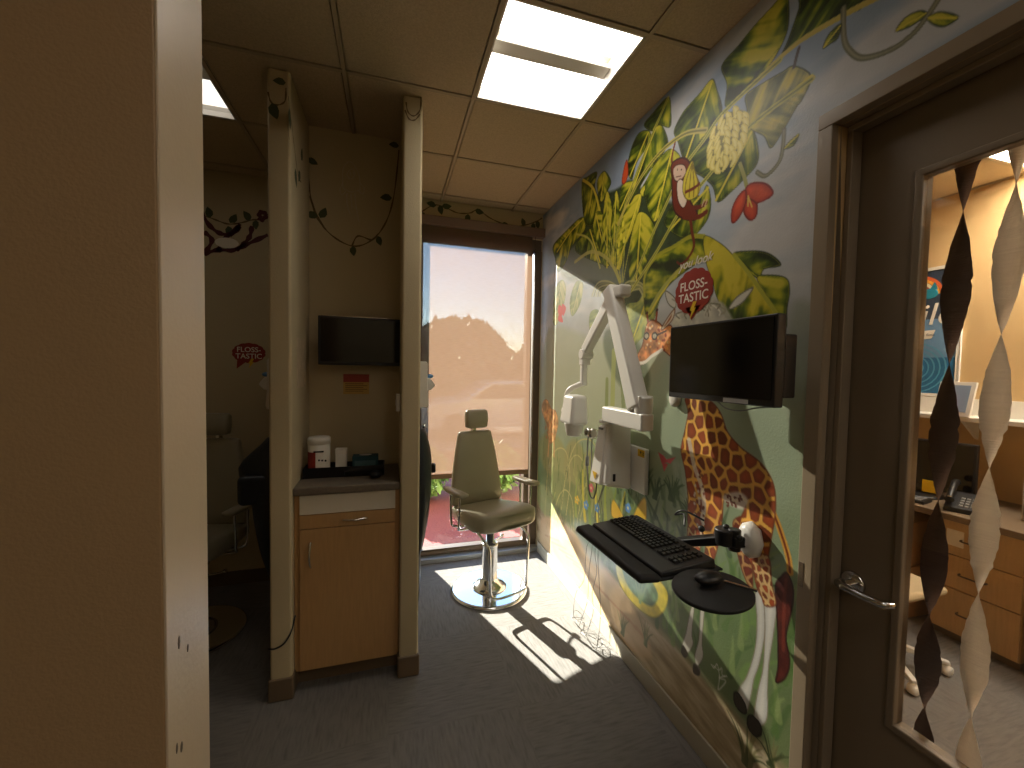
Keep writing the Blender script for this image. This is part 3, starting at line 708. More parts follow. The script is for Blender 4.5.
# monkey hanging by one arm with a hand of bananas
MB_, MD = C3(112, 40, 22), C3(60, 20, 14)
line([(675, 143), (672, 158), (673, 176)], 0.006, MB_)
fill([(672, 178), (671, 166), (676, 160), (684, 158), (690, 164), (688, 176), (690, 200), (697, 212), (694, 220), (680, 217), (673, 206)], MB_, outline=MD, ow=0.004)
line([(690, 216), (692, 232), (694, 246), (688, 258), (681, 264), (677, 262)], 0.009, MB_, taper=0.6)
line([(684, 217), (698, 217), (706, 212)], 0.011, MB_); line([(690, 208), (700, 207), (706, 203)], 0.010, MB_)
for q in (702, 705): line([(q, 206), (q+2, 200)], 0.004, C3(206, 176, 140))
fill([(674, 178), (673, 170), (677, 165), (684, 165), (686, 172), (681, 180), (676, 181)], (214, 184, 160), outline=MD, ow=0.002)
fill([(677, 184), (681, 179), (686, 186), (687, 200), (683, 208), (678, 200)], (226, 206, 186), outline=MD, ow=0.002)
blob(677.5, 169.5, .004, .005, C3(40, 20, 14)); blob(681.5, 169.5, .004, .005, C3(40, 20, 14)); line([(676, 177), (681, 176)], 0.002, C3(90, 40, 30))
fill([(692, 161), (695, 172), (700, 186), (697, 196), (688, 200), (683, 192), (684, 178)], (214, 196, 60), outline=(110, 96, 30), ow=0.002)
for q in range(4): line([(692, 163), (686+q*4, 182), (685+q*4.2, 197)], 0.003, C3(130, 112, 36))
line([(686, 192), (694, 188), (699, 184)], 0.007, MB_)
# zebra behind the screen: white mane strokes and ears
fill([(665.5, 291), (675, 298.5), (675, 308), (668, 303)], (210, 206, 190), outline=(120, 118, 100))
fill([(729, 309), (737, 297), (753, 287.5), (742, 303)], (214, 210, 196), outline=(120, 118, 100))
fill([(674, 326), (680, 312), (700, 298), (718, 300), (728, 310), (728, 325)], (196, 192, 172), soft=0.01, a=0.9, tex=0.25)
for k in range(26):
    a = rng.uniform(676, 726); b = rng.uniform(302, 320)
    line([(a, b), (a+rng.uniform(-4, 4), b-4), (a+rng.uniform(-7, 7), b-rng.uniform(5, 11))], 0.0035, [C3(232, 228, 212), C3(122, 118, 96), C3(160, 154, 130)][k % 3], a=0.85)
# --- the giraffe
def giraffe_fill(poly, spots=0.052, seed=1, patch=(150, 70, 34), net=(242, 184, 84), shadow=0.0, white=0.0, gap=0.30):
    P = SM(poly); sl = window_of(P, 0.02); y, z = YY[sl], ZZ[sl]
    if y.size == 0: return
    ins = inside(y, z, P); De, _, _, _ = seg_dist(y, z, P, True); sd = np.where(ins, De, -De)
    rs = np.random.RandomState(seed); u, v = y/spots, z/(spots*1.15); v0 = v
    f1 = np.full(y.shape, 9.0); f2 = np.full(y.shape, 9.0); idv = np.zeros(y.shape)
    iu, iv = np.floor(u).astype(int), np.floor(v).astype(int); T = rs.rand(97, 97, 3)
    for a in (-1, 0, 1):
        for b in (-1, 0, 1):
            ci, cj = (iu+a) % 97, (iv+b) % 97; q = T[ci, cj]
            d = np.hypot(iu+a+0.5+(q[..., 0]-0.5)*0.75-u+0.5*((iv+b) % 2)-0.25, iv+b+0.5+(q[..., 1]-0.5)*0.75-v)
            m = d < f1; f2 = np.where(m, f1, np.minimum(f2, d)); idv = np.where(m, q[..., 2], idv); f1 = np.where(m, d, f1)
    e = np.clip((f2-f1-gap*0.55)/0.09, 0, 1)
    pc_ = C3(*patch)*(0.80+0.4*idv)[..., None]*(0.85+0.3*np.clip((f2-f1), 0, 1))[..., None]
    nt_ = C3(*net)*(0.9+0.2*vnoise(y, z, 20, 4, 2))[..., None]
    if white: nt_ = lerp(nt_, C3(232, 222, 204), white)
    c = nt_*(1-e[..., None])+pc_*e[..., None]
    blend(sl, np.clip(sd/0.003+0.5, 0, 1), c)
    blend(sl, np.clip((0.003-De)/0.003+0.5, 0, 1)*0.7, C3(110, 48, 20))
# far hind/front legs first (white shanks)
for P_ in ([(691, 608), (694, 608), (691.7, 633), (693, 644), (687.6, 653), (682, 646.6), (686, 633)], [(700.6, 608), (704.4, 608), (702, 641), (703, 657), (697, 666), (695, 655), (699, 638)]):
    fill(P_, (208, 204, 192), outline=(120, 112, 92), ow=0.002)
fill([(683, 645), (688, 654), (685, 658), (681, 652)], (84, 74, 60)); fill([(694, 663), (700, 668), (699, 676), (693, 672)], (80, 70, 58))
fill([(756, 585), (762, 578), (768, 590), (764, 600)], (140, 60, 30))
# hind legs white
fill([(755.3, 592), (763.4, 592), (765, 630), (759.4, 663), (754, 679), (751, 695), (746, 712), (737.7, 693), (747, 676), (755, 649), (757, 620)], (226, 222, 214), outline=(150, 140, 120), ow=0.002, shade=(180, 180, 176))
fill([(764.8, 592), (777, 595), (774, 630), (769, 663), (767.5, 690), (767.5, 714), (763, 725), (754, 720), (758, 690), (763, 668), (765, 630)], (230, 226, 218), outline=(150, 140, 120), ow=0.002, shade=(184, 184, 180))
fill([(734, 694), (738, 693), (745, 704), (746, 713), (741, 712), (735, 704)], (66, 56, 46), outline=(40, 34, 28))
fill([(748, 717), (753, 716), (760, 724), (761, 734), (755, 736), (748, 727)], (62, 52, 44), outline=(36, 30, 26))
# tail
line([(773, 512), (780, 530), (788, 556), (790, 572)], 0.012, C3(216, 160, 70)); line([(773, 512), (780, 530), (788, 556), (790, 572)], 0.004, C3(130, 60, 30))
fill([(775.6, 586), (781, 577), (787, 573), (793, 588), (792, 608), (786, 636), (789, 655), (789, 668), (784, 679), (776, 682), (778, 668), (778, 641), (777, 614)], (92, 38, 30), outline=(54, 24, 20), tex=0.3)
line([(786, 580), (784, 610), (783, 650)], 0.006, C3(140, 64, 48), a=0.6)
# body
giraffe_fill([(688, 525), (690, 560), (698, 585), (704, 585), (699, 560), (702, 528)], 0.034, 7, net=(220, 190, 130), gap=0.35)
giraffe_fill([(706, 505), (706, 545), (700, 575), (706, 590), (714, 560), (719, 540), (722, 505)], 0.040, 9)
giraffe_fill([(734, 520), (735, 540), (742, 570), (752, 590), (752, 560), (750, 520)], 0.040, 4, patch=(120, 44, 20), net=(200, 150, 90))
giraffe_fill([(685.5, 398), (700, 396), (712, 402), (721, 414), (727.6, 432), (741, 447.6), (758.6, 461), (770, 476), (775, 492), (775, 515), (771, 540), (768, 562), (771, 585), (776, 604), (768, 600), (761, 596),
              (756, 584), (752, 566), (745, 552), (739, 535), (741, 518), (744, 508), (732, 503), (724, 500), (722, 515), (716, 532), (706, 538), (700, 528), (694, 530), (688, 524), (688, 497), (685, 470), (681, 450), (685, 430), (688, 412)], 0.056, 5)
fill([(723, 499), (726, 494), (740, 492), (748, 500), (743, 509), (732, 506)], (232, 222, 208), soft=0.008, a=0.85)
for k in range(22): blob(rng.uniform(725, 742), rng.uniform(495, 507), .007, .006, C3(110, 56, 40), 0.9)
line([(689, 440), (694, 465), (701, 485), (704, 505), (702, 520)], 0.012, C3(232, 222, 204), a=0.8)
for k in range(40): blob(rng.uniform(694, 705), rng.uniform(470, 540), .008, .008, [C3(110, 50, 34), C3(232, 224, 208)][k % 2], 0.8)
giraffe_fill([(752, 560), (768, 556), (772, 585), (776, 604), (766, 606), (762, 598)], 0.026, 8, net=(226, 190, 130), gap=0.45)
giraffe_fill([(690, 560), (698, 556), (703, 585), (704, 600), (692, 600)], 0.026, 3, net=(220, 190, 130))
# head
fill([(644.7, 333), (647, 324), (652, 320), (658, 322), (664, 327), (672, 327), (673, 356), (662, 350), (652, 356), (645, 363), (636, 365), (637, 356), (642, 346)], (204, 132, 76), outline=(110, 60, 36), tex=0.5)
for k in range(40): blob(rng.uniform(644, 671), rng.uniform(326, 350), .009, .008, [C3(132, 50, 26), C3(236, 170, 80), C3(240, 214, 170)][k % 3], 0.85)
line([(648, 322), (647, 314)], 0.008, C3(150, 70, 34)); line([(656, 321), (657, 311)], 0.008, C3(150, 70, 34)); blob(647, 313, .012, .010, C3(70, 34, 20)); blob(657, 310, .012, .010, C3(70, 34, 20))
fill([(661, 329.5), (667, 318.5), (674.6, 309), (673, 318.5), (665.5, 327.6)], (220, 206, 180), outline=(120, 70, 40)); fill([(664, 327), (668, 320), (672, 314), (670, 320)], (170, 100, 60))
for cx in (646.5, 654.5):
    y0, z0 = wpt(cx, 336); P = [(y0+0.020*math.cos(a), z0+0.017*math.sin(a)) for a in np.linspace(0, 6.283, 18)]
    sl = window_of(P, 0.01); D, T, S, L = seg_dist(YY[sl], ZZ[sl], P, True); blend(sl, inside(YY[sl], ZZ[sl], P)*0.8, C3(176, 176, 160)); blend(sl, np.clip((0.004-D)/0.002+0.5, 0, 1), C3(30, 26, 24))
line([(657, 335), (666, 331)], 0.004, C3(30, 26, 24)); line([(636, 364), (645, 362), (652, 356), (662, 350)], 0.009, C3(236, 228, 214))
blob(640, 357, .004, .004, C3(40, 20, 14))
# white line doodle above the path
for P_ in ([(718, 690), (719, 672), (712, 665)], [(719, 690), (726, 681), (719, 678), (727, 676)], [(711, 664), (714, 668), (717, 664), (719, 670), (722, 668), (722, 675), (725, 676)]):
    line(P_, 0.0016, C3(226, 224, 214))
# painted base line above the skirting
IMG[:] = np.clip(IMG, 0, 255)

lin = np.where(IMG/255 <= 0.04045, IMG/255/12.92, ((IMG/255+0.055)/1.055)**2.4).astype(np.float32)
def mural_mat():
    m = bpy.data.materials.new('mural_paint'); m.use_nodes = True; N = m.node_tree.nodes; L = m.node_tree.links
    p = N['Principled BSDF']; p.inputs['Roughness'].default_value = 0.42; p.inputs['Specular IOR Level'].default_value = 0.4
    a = N.new('ShaderNodeVertexColor'); a.layer_name = 'paint'; L.new(a.outputs[0], p.inputs['Base Color'])
    tc = N.new('ShaderNodeTexCoord'); nz = N.new('ShaderNodeTexNoise'); nz.inputs['Scale'].default_value = 130; nz.inputs['Detail'].default_value = 3
    L.new(tc.outputs['Object'], nz.inputs['Vector']); b = N.new('ShaderNodeBump'); b.inputs['Strength'].default_value = 0.10; b.inputs['Distance'].default_value = 0.01
    L.new(nz.outputs[0], b.inputs['Height']); L.new(b.outputs[0], p.inputs['Normal'])
    return m
me = bpy.data.meshes.new('wall_mural')
idx = np.arange(NY*NZ).reshape(NY, NZ)
A_, B_, C_, D_ = idx[:-1, :-1].ravel(), idx[1:, :-1].ravel(), idx[1:, 1:].ravel(), idx[:-1, 1:].ravel()
yc = YY[:-1, :-1].ravel(); zc = ZZ[:-1, :-1].ravel()
keep = ~((yc > -0.02) & (yc < YD-0.04) & (zc < 2.42))
F_ = np.stack([A_, D_, C_, B_], -1)[keep].astype(np.int32)
me.vertices.add(NY*NZ); co = np.stack([np.full(NY*NZ, XR), YY.ravel(), ZZ.ravel()], -1).astype(np.float32); me.vertices.foreach_set('co', co.ravel())
me.loops.add(F_.size); me.loops.foreach_set('vertex_index', F_.ravel())
me.polygons.add(len(F_)); me.polygons.foreach_set('loop_start', np.arange(0, F_.size, 4, dtype=np.int32)); me.polygons.foreach_set('loop_total', np.full(len(F_), 4, dtype=np.int32))
ca = me.color_attributes.new('paint', 'FLOAT_COLOR', 'POINT')
ca.data.foreach_set('color', np.concatenate([lin.reshape(-1, 3), np.ones((NY*NZ, 1), np.float32)], 1).ravel())
me.update(calc_edges=True); me.validate()
me.materials.append(mural_mat())
mo = bpy.data.objects.new('wall_mural', me); COL.objects.link(mo); struct(mo)
skb = MB().box((XR-0.012, YD+0.001, 0.0), (XR-0.0005, YW-0.05, 0.100))
struct(skb.build('baseboard_right', mat('tan_painted_baseboard', rgb(166, 156, 136), 0.5, bump=0.1, bscale=60, var=0.05), bevel=0.004))
# ------------------------------------------------------------------ door in the mural wall
LX = 1.392                                   # face of the door leaf
fr = thing('door_frame', None, None); struct(fr)
f = MB()
for (y0, y1) in ((YD-0.046, YD), (-0.055, -0.009)):
    f.box((XR-0.006, y0, 0.0), (XR+0.030, y1, 2.4135))
f.box((XR-0.006, -0.055, 2.414), (XR+0.030, YD, 2.46))
for (y0, y1) in ((YD-0.062, YD-0.001), (-0.054, 0.008)):
    f.box((XR+0.030, y0+ (0.016 if y0 > 0 else 0), 0.0), (LX+0.06, y1-(0.0 if y0 > 0 else 0.016), 2.4135))
f.box((XR+0.030, -0.054, 2.414), (LX+0.06, YD-0.001, 2.45))
# the stop behind the leaf edge
f.box((XR+0.055, YD-0.064, 0.0), (LX-0.006, YD-0.0465, 2.395)); f.box((XR+0.055, -0.0085, 0.0), (LX-0.006, 0.009, 2.395)); f.box((XR+0.055, -0.0085, 2.396), (LX-0.006, YD-0.0465, 2.4135))
f.build('frame_jamb', FRAMEP, fr, bevel=0.003); struct(fr.children[0])
dr = thing('door_1', None, None); struct(dr)
Y0, Y1, ZT = -0.004, 0.934, 2.408; gy0, gy1, gz0, gz1 = 0.13, 0.770, 0.645, 2.205
f = MB()
f.box((LX, Y0, 0.008), (LX+0.044, gy0, ZT)); f.box((LX, gy1, 0.008), (LX+0.044, Y1, ZT))
f.box((LX, gy0, 0.008), (LX+0.044, gy1, gz0)); f.box((LX, gy0, gz1), (LX+0.044, gy1, ZT))
struct(f.build('door_leaf', DOORP, dr))
f = MB(); t = 0.015
for (a, b) in (((LX-0.007, gy0-t, gz0-t), (LX+0.012, gy0+0.006, gz1+t)), ((LX-0.007, gy1-0.006, gz0-t), (LX+0.012, gy1+t, gz1+t)), ((LX-0.007, gy0, gz0-t), (LX+0.012, gy1, gz0+0.006)), ((LX-0.007, gy0, gz1-0.006), (LX+0.012, gy1, gz1+t))):
    f.box(a, b)
struct(f.build('glazing_bead', DOORP, dr, bevel=0.004))
struct(MB().box((LX+0.018, gy0-0.004, gz0-0.004), (LX+0.024, gy1+0.004, gz1+0.004)).build('door_pane', DOORGLASS, dr))
h = MB()
HY, HZ = 0.885, 1.005
h.lathe([(0.030, 0.0), (0.034, -0.004), (0.033, -0.012), (0.024, -0.016), (0.014, -0.018), (0.013, -0.05), (0.0001, -0.05)], (LX, HY, HZ), 28, 'x')
h.lathe([(0.0001, -0.062), (0.014, -0.060), (0.015, -0.052), (0.012, -0.048)], (LX, HY+0.006, HZ), 20, 'x'); lv = h.build('door_handle', CHROME, dr); struct(lv)
lev = MB().tube(vpath([(LX-0.046, HY+0.006, HZ+0.002), (LX-0.062, HY-0.004, HZ), (LX-0.064, HY-0.03, HZ), (LX-0.063, HY-0.075, HZ), (LX-0.056, HY-0.108, HZ), (LX-0.03, HY-0.118, HZ)], 5), [0.014, 0.014, 0.0135, 0.013]+[0.0115]*22, 10)
struct(lev.build('handle_lever', CHROME, lv))
struct(MB().box((XR-0.0075, YD-0.020, 0.96), (XR-0.005, YD-0.004, 1.04)).build('strike_plate', STEEL, fr))

# twisted crepe streamers hanging behind the glass
def streamer(y, zn, width, label, m, ztop=2.26, x=1.462):
    vs = []; fs = []; n = 0; z = ztop
    # zn: heights of the edge-on nodes, from the top down; half a turn lies between two of them
    zs = np.linspace(ztop, 0.30, 150); nd = [zn[0]+(zn[0]-zn[1])]+list(zn)+[zn[-1]-(zn[-2]-zn[-1])*k for k in (1, 2, 3)]
    rs = np.random.RandomState(int(y*1000))
    for k, z in enumerate(zs):
        ph = np.interp(-z, [-q for q in nd], np.arange(len(nd)))*math.pi
        ww = width*(0.5+0.02*rs.randn()); yy = y+0.012*math.sin(z*1.7); dx = math.cos(ph)*ww*0.5; dy = math.sin(ph)*ww
        vs += [(x-dx, yy-dy, z), (x+dx*0, yy, z), (x+dx, yy+dy, z)]
        if k: a = 3*(k-1); fs += [(a, a+1, a+4, a+3), (a+1, a+2, a+5, a+4)]
    o = MB().add(vs, fs, True).build('streamer', m); s = o.modifiers.new('t', 'SOLIDIFY'); s.thickness = 0.0006
    tag(o, label, 'streamer', 'twisted crepe paper streamers')
def crepe(name, c, tr):
    if name in MATS: return MATS[name]
    m = mat(name, c, 0.85, bump=0.5, bscale=14, var=0.10, vscale=10, stretch=(1, 1, 22)); N = m.node_tree.nodes; L = m.node_tree.links
    t = N.new('ShaderNodeBsdfTranslucent'); t.inputs[0].default_value = c; mx = N.new('ShaderNodeMixShader'); mx.inputs[0].default_value = tr
    L.new(N['Principled BSDF'].outputs[0], mx.inputs[1]); L.new(t.outputs[0], mx.inputs[2]); L.new(mx.outputs[0], N['Material Output'].inputs[0])
    return m
streamer(0.722, (2.125, 1.716, 1.332, 1.0, 0.73), 0.060, 'dark brown twisted paper streamer behind the door glass', crepe('brown_crepe_paper', rgb(104, 84, 76), 0.25))
streamer(0.628, (2.152, 1.783, 1.444, 1.114, 0.784), 0.056, 'cream white twisted paper streamer behind the door glass', crepe('cream_crepe_paper', rgb(246, 240, 230), 0.45))
streamer(0.46, (2.05, 1.70, 1.35, 1.02, 0.70), 0.064, 'brown twisted paper streamer farther along the door glass', crepe('brown_crepe_paper', rgb(104, 84, 76), 0.25))

# ------------------------------------------------------------------ exam chair
def make_chair(name, label, loc, rz):
    t = thing(name, label, 'chair', loc, rz, 'tan exam chairs on round chrome bases')
    MB().lathe([(0.0001, 0.0), (0.280, 0.0), (0.285, 0.006), (0.280, 0.016), (0.268, 0.022), (0.262, 0.0225), (0.0001, 0.026)], n=64).build('base_plate', CHROME, t)
    MB().lathe([(0.125, 0.024), (0.128, 0.030), (0.105, 0.048), (0.082, 0.062), (0.060, 0.085), (0.058, 0.10), (0.058, 0.335), (0.062, 0.34), (0.062, 0.352), (0.050, 0.358), (0.030, 0.36), (0.028, 0.50)], n=40).build('pump_column', CHROME, t)
    MB().box((-0.14, -0.13, 0.492), (0.14, 0.15, 0.512)).build('seat_plate', BLACKP, t, bevel=0.003)
    lv = MB().tube(vpath([(0.03, 0.02, 0.35), (0.10, 0.05, 0.345), (0.15, 0.07, 0.35)]), 0.006, 8); lv.lathe([(0.0001, 0), (0.014, 0.002), (0.014, 0.02), (0.0001, 0.024)], (0.15, 0.07, 0.34), 14)
    lv.build('pump_lever', CHROME, t)
    # seat cushion: tapered, fuller at the front edge
    s = MB(); rows = []
    prof = [(-0.265, 0.205, 0.560, 0.655), (-0.24, 0.235, 0.540, 0.672), (-0.16, 0.250, 0.520, 0.668), (0.0, 0.245, 0.512, 0.640), (0.14, 0.225, 0.510, 0.612), (0.215, 0.215, 0.510, 0.605), (0.235, 0.200, 0.525, 0.592)]
    vs = []; n = 20
    for (y, hw, z0, z1) in prof:
        for k in range(n):
            a = 2*math.pi*k/n; ca, sa = math.cos(a), math.sin(a); e = 0.38
            x = hw*math.copysign(abs(ca)**e, ca); z = (z0+z1)/2+(z1-z0)/2*math.copysign(abs(sa)**e, sa)
            yy = y-0.03*(1-(x/hw)**2) if y < -0.2 else y
            vs.append((x, yy, z))
    fs = []
    for i in range(len(prof)-1):
        for k in range(n): fs.append((i*n+k, i*n+(k+1) % n, (i+1)*n+(k+1) % n, (i+1)*n+k))
    fs.append(list(range(n-1, -1, -1))); fs.append([(len(prof)-1)*n+k for k in range(n)])
    s.add(vs, fs, True).build('seat', TAN_VINYL, t)
    # backrest: wide at the seat, narrow at the top, leaning back
    def slab(rows, th, lean0, name, par):
        vs = []; n = 20
        for (z, hw, y, tk) in rows:
            for k in range(n):
                a = 2*math.pi*k/n; ca, sa = math.cos(a), math.sin(a); e = 0.42
                vs.append((hw*math.copysign(abs(ca)**e, ca), y+tk*math.copysign(abs(sa)**e, sa), z))
        fs = [(i*n+k, i*n+(k+1) % n, (i+1)*n+(k+1) % n, (i+1)*n+k) for i in range(len(rows)-1) for k in range(n)]
        fs.append(list(range(n-1, -1, -1))); fs.append([(len(rows)-1)*n+k for k in range(n)])
        return MB().add(vs, fs, True).build(name, TAN_VINYL, par)
    slab([(0.600, 0.200, 0.215, 0.020), (0.612, 0.220, 0.215, 0.034), (0.70, 0.215, 0.222, 0.038), (0.85, 0.197, 0.236, 0.036), (1.00, 0.172, 0.250, 0.034), (1.12, 0.146, 0.262, 0.032), (1.145, 0.140, 0.264, 0.028), (1.155, 0.122, 0.265, 0.016)], 0, 0, 'backrest', t)
    hr = slab([(1.182, 0.070, 0.238, 0.024), (1.190, 0.088, 0.238, 0.036), (1.25, 0.094, 0.238, 0.042), (1.305, 0.092, 0.243, 0.038), (1.322, 0.080, 0.246, 0.024)], 0, 0, 'headrest', t)
    MB().box((-0.018, 0.290, 1.02), (0.018, 0.300, 1.25)).box((-0.014, 0.262, 1.12), (0.014, 0.296, 1.20)).build('headrest_post', STEEL, t, bevel=0.002)
    MB().box((-0.03, 0.20, 0.50), (0.03, 0.26, 0.515)).box((-0.03, 0.256, 0.51), (0.03, 0.268, 0.66)).build('back_bracket', BLACKP, t, bevel=0.002)
    for s in (-1, 1):
        x = s*0.300
        am = MB(); vs = []; n = 14
        rows = [(-0.165, 0.020, 0.790, 0.010), (-0.155, 0.036, 0.792, 0.016), (-0.06, 0.040, 0.784, 0.018), (0.06, 0.034, 0.778, 0.016), (0.125, 0.026, 0.776, 0.014), (0.135, 0.014, 0.776, 0.008)]
        for (y, hw, z, th) in rows:
            for k in range(n):
                a = 2*math.pi*k/n; vs.append((x+hw*math.copysign(abs(math.cos(a))**0.6, math.cos(a)), y, z+th*math.copysign(abs(math.sin(a))**0.6, math.sin(a))))
        fs = [(i*n+k, i*n+(k+1) % n, (i+1)*n+(k+1) % n, (i+1)*n+k) for i in range(len(rows)-1) for k in range(n)]
        fs.append(list(range(n-1, -1, -1))); fs.append([(len(rows)-1)*n+k for k in range(n)])
        ar = am.add(vs, fs, True).build('armrest', TAN_VINYL, t)
        q = MB().tube(vpath([(x, -0.09, 0.778), (x*1.0, -0.088, 0.70), (x*0.99, -0.075, 0.56), (x*0.93, -0.05, 0.525), (x*0.55, -0.03, 0.505), (s*0.10, -0.02, 0.500)], 6), 0.0085, 10)
        q.tube(vpath([(x, 0.05, 0.770), (x*1.0, 0.05, 0.70), (x*0.99, 0.045, 0.56), (x*0.93, 0.03, 0.525), (x*0.55, 0.02, 0.505), (s*0.10, 0.015, 0.500)], 6), 0.0085, 10)
        q.build('arm_tube', CHROME, t)
    ft = MB().tube(vpath([(-0.165, -0.10, 0.500), (-0.172, -0.215, 0.475), (-0.160, -0.262, 0.42), (-0.150, -0.262, 0.20), (-0.145, -0.268, 0.125), (-0.115, -0.285, 0.098), (0.0, -0.292, 0.095), (0.115, -0.285, 0.098), (0.145, -0.268, 0.125), (0.150, -0.262, 0.20), (0.160, -0.262, 0.42), (0.172, -0.215, 0.475), (0.165, -0.10, 0.500)], 6), 0.0095, 10)
    ft.build('footrest_loop', CHROME, t)
    return t
chair = make_chair('exam_chair', 'tan exam chair with headrest on a chrome base in front of the bright window', (0.715, 2.895, 0.0), math.radians(17))
c2 = copy_tree(chair); c2.location = (-1.150, 2.86, 0.0); c2.rotation_euler = (0, 0, math.radians(-11))
c2['label'] = 'tan exam chair in the dark left bay, half hidden by the near wall'

# ------------------------------------------------------------------ recess cabinet and what stands on it
cb = thing('base_cabinet', 'maple base cabinet with white false front between the two fin walls', 'cabinet', (-0.204, 2.38, 0))
b = MB(); X0, X1, F = -0.456+0.204, 0.048+0.204, -0.175
b.box((X0, F+0.02, 0.10), (X1, 0.238, 1.005)); b.box((X0, F+0.012, 0.10), (X0+0.028, F+0.03, 1.005)); b.box((X1-0.026, F+0.012, 0.10), (X1, F+0.03, 1.005))
b.build('carcass', OAK, cb)
MB().box((X0, F+0.07, 0.0), (X1, F+0.09, 0.10)).build('toe_kick', BASEB, cb)
l, r_ = X0+0.026, X1-0.022
MB().box((l, F-0.004, 0.905), (r_, F+0.016, 1.002)).build('false_front', mat('white_laminate', rgb(222, 214, 196), 0.4), cb, bevel=0.002)
d1 = MB().box((l, F-0.004, 0.833), (r_, F+0.016, 0.902)).build('drawer', OAK, cb, bevel=0.002)
d2 = MB().box((l, F-0.004, 0.108), (r_, F+0.016, 0.829)).build('door', OAK, cb, bevel=0.002)
cx = (l+r_)/2+0.03
MB().tube(vpath([(cx-0.062, F-0.005, 0.866), (cx-0.045, F-0.018, 0.868), (cx, F-0.030, 0.868), (cx+0.045, F-0.018, 0.868), (cx+0.062, F-0.005, 0.866)]), [0.003, 0.004]+[0.005]*28+[0.004, 0.003, 0.003], 8).build('handle', STEEL, d1)
MB().tube(vpath([(l+0.052, F-0.005, 0.765), (l+0.050, F-0.018, 0.75), (l+0.048, F-0.030, 0.700), (l+0.050, F-0.018, 0.65), (l+0.052, F-0.005, 0.635)]), [0.003, 0.004]+[0.005]*28+[0.004, 0.003, 0.003], 8).build('handle', STEEL, d2)
ct = MB().box((-0.457, 2.185, 1.006), (0.049, 2.619, 1.046)).build('worktop', COUNTER, bevel=0.006); tag(ct, 'grey brown worktop on the maple cabinet in the recess', 'worktop')
CT = 1.046
ty = thing('tray', 'long low black tray along the back of the recess worktop', 'tray', (-0.238, 2.42, CT))
b = MB(); b.box((-0.20, -0.060, 0.0), (0.20, 0.060, 0.006)); b.box((-0.20, -0.066, 0.0), (0.20, -0.059, 0.056)); b.box((-0.20, 0.059, 0.0), (0.20, 0.066, 0.056)); b.box((-0.206, -0.066, 0), (-0.20, 0.066, 0.056)); b.box((0.20, -0.066, 0), (0.206, 0.066, 0.056))
b.build('tray_body', BLACKP, ty, bevel=0.002)
cn = thing('wipes_canister', 'white wipes canister with red label band in the black tray', 'canister', (-0.374, 2.42, CT+0.007))
MB().lathe([(0.0001, 0), (0.054, 0.0), (0.056, 0.004), (0.056, 0.170), (0.052, 0.176)], n=36).build('canister_body', WHITE_P, cn)
MB().lathe([(0.0525, 0.168), (0.058, 0.170), (0.058, 0.200), (0.052, 0.207), (0.0001, 0.209)], n=36).build('lid', WHITE_P, cn)
q = MB(); n = 16; vs = []
for k in range(n+1):
    a = math.radians(150+110*k/n); vs += [(0.0567*math.cos(a), 0.0567*math.sin(a), 0.03), (0.0567*math.cos(a), 0.0567*math.sin(a), 0.13)]
q.add(vs, [(2*k, 2*k+2, 2*k+3, 2*k+1) for k in range(n)], True).build('red_band', RED, cn)
for k in range(3): MB().sphere((0.012+0.016*(k-0.3), -0.0555+0.003*k*0.5, 0.088-0.002*k), 0.0055, 8, 6, (1, 0.15, 1)).build('printed_dot', BLACKP, cn)
MB().box((-0.020, -0.0573, 0.130), (0.030, -0.047, 0.138)).build('printed_line', BLACKP, cn)
bx = thing('box', 'small white upright carton in the black tray', 'box', (-0.262, 2.425, CT+0.007)); MB().box((-0.028, -0.024, 0), (0.028, 0.024, 0.135)).build('carton', WHITE_P, bx, bevel=0.002); MB().box((-0.0285, -0.0247, 0.11), (0.0285, 0.0247, 0.1365)).build('flap', PAPER, bx)
bx = thing('tissue_box', 'dark teal box at the right end of the black tray', 'box', (-0.135, 2.425, CT+0.007)); MB().box((-0.068, -0.035, 0), (0.068, 0.035, 0.095)).build('carton', mat('dark_teal_card', rgb(22, 66, 72), 0.6), bx, bevel=0.003)
MB().box((-0.055, -0.0362, 0.03), (0.055, -0.034, 0.07)).build('printed_panel', mat('grey_teal_print', rgb(70, 100, 104), 0.6), bx)
MB().lathe([(0.0001, 0.095), (0.03, 0.0955), (0.034, 0.097), (0.0001, 0.098)], n=20, sy=0.5).build('opening', PAPER, bx)
ms = MB().sphere((0, 0, 0.012), 0.032, 20, 12, (1, 1.35, 0.62)); o = ms.build('computer_mouse', BLACKP, loc=(-0.075, 2.31, CT+0.008)); tag(o, 'small black mouse on the front of the recess worktop', 'mouse')
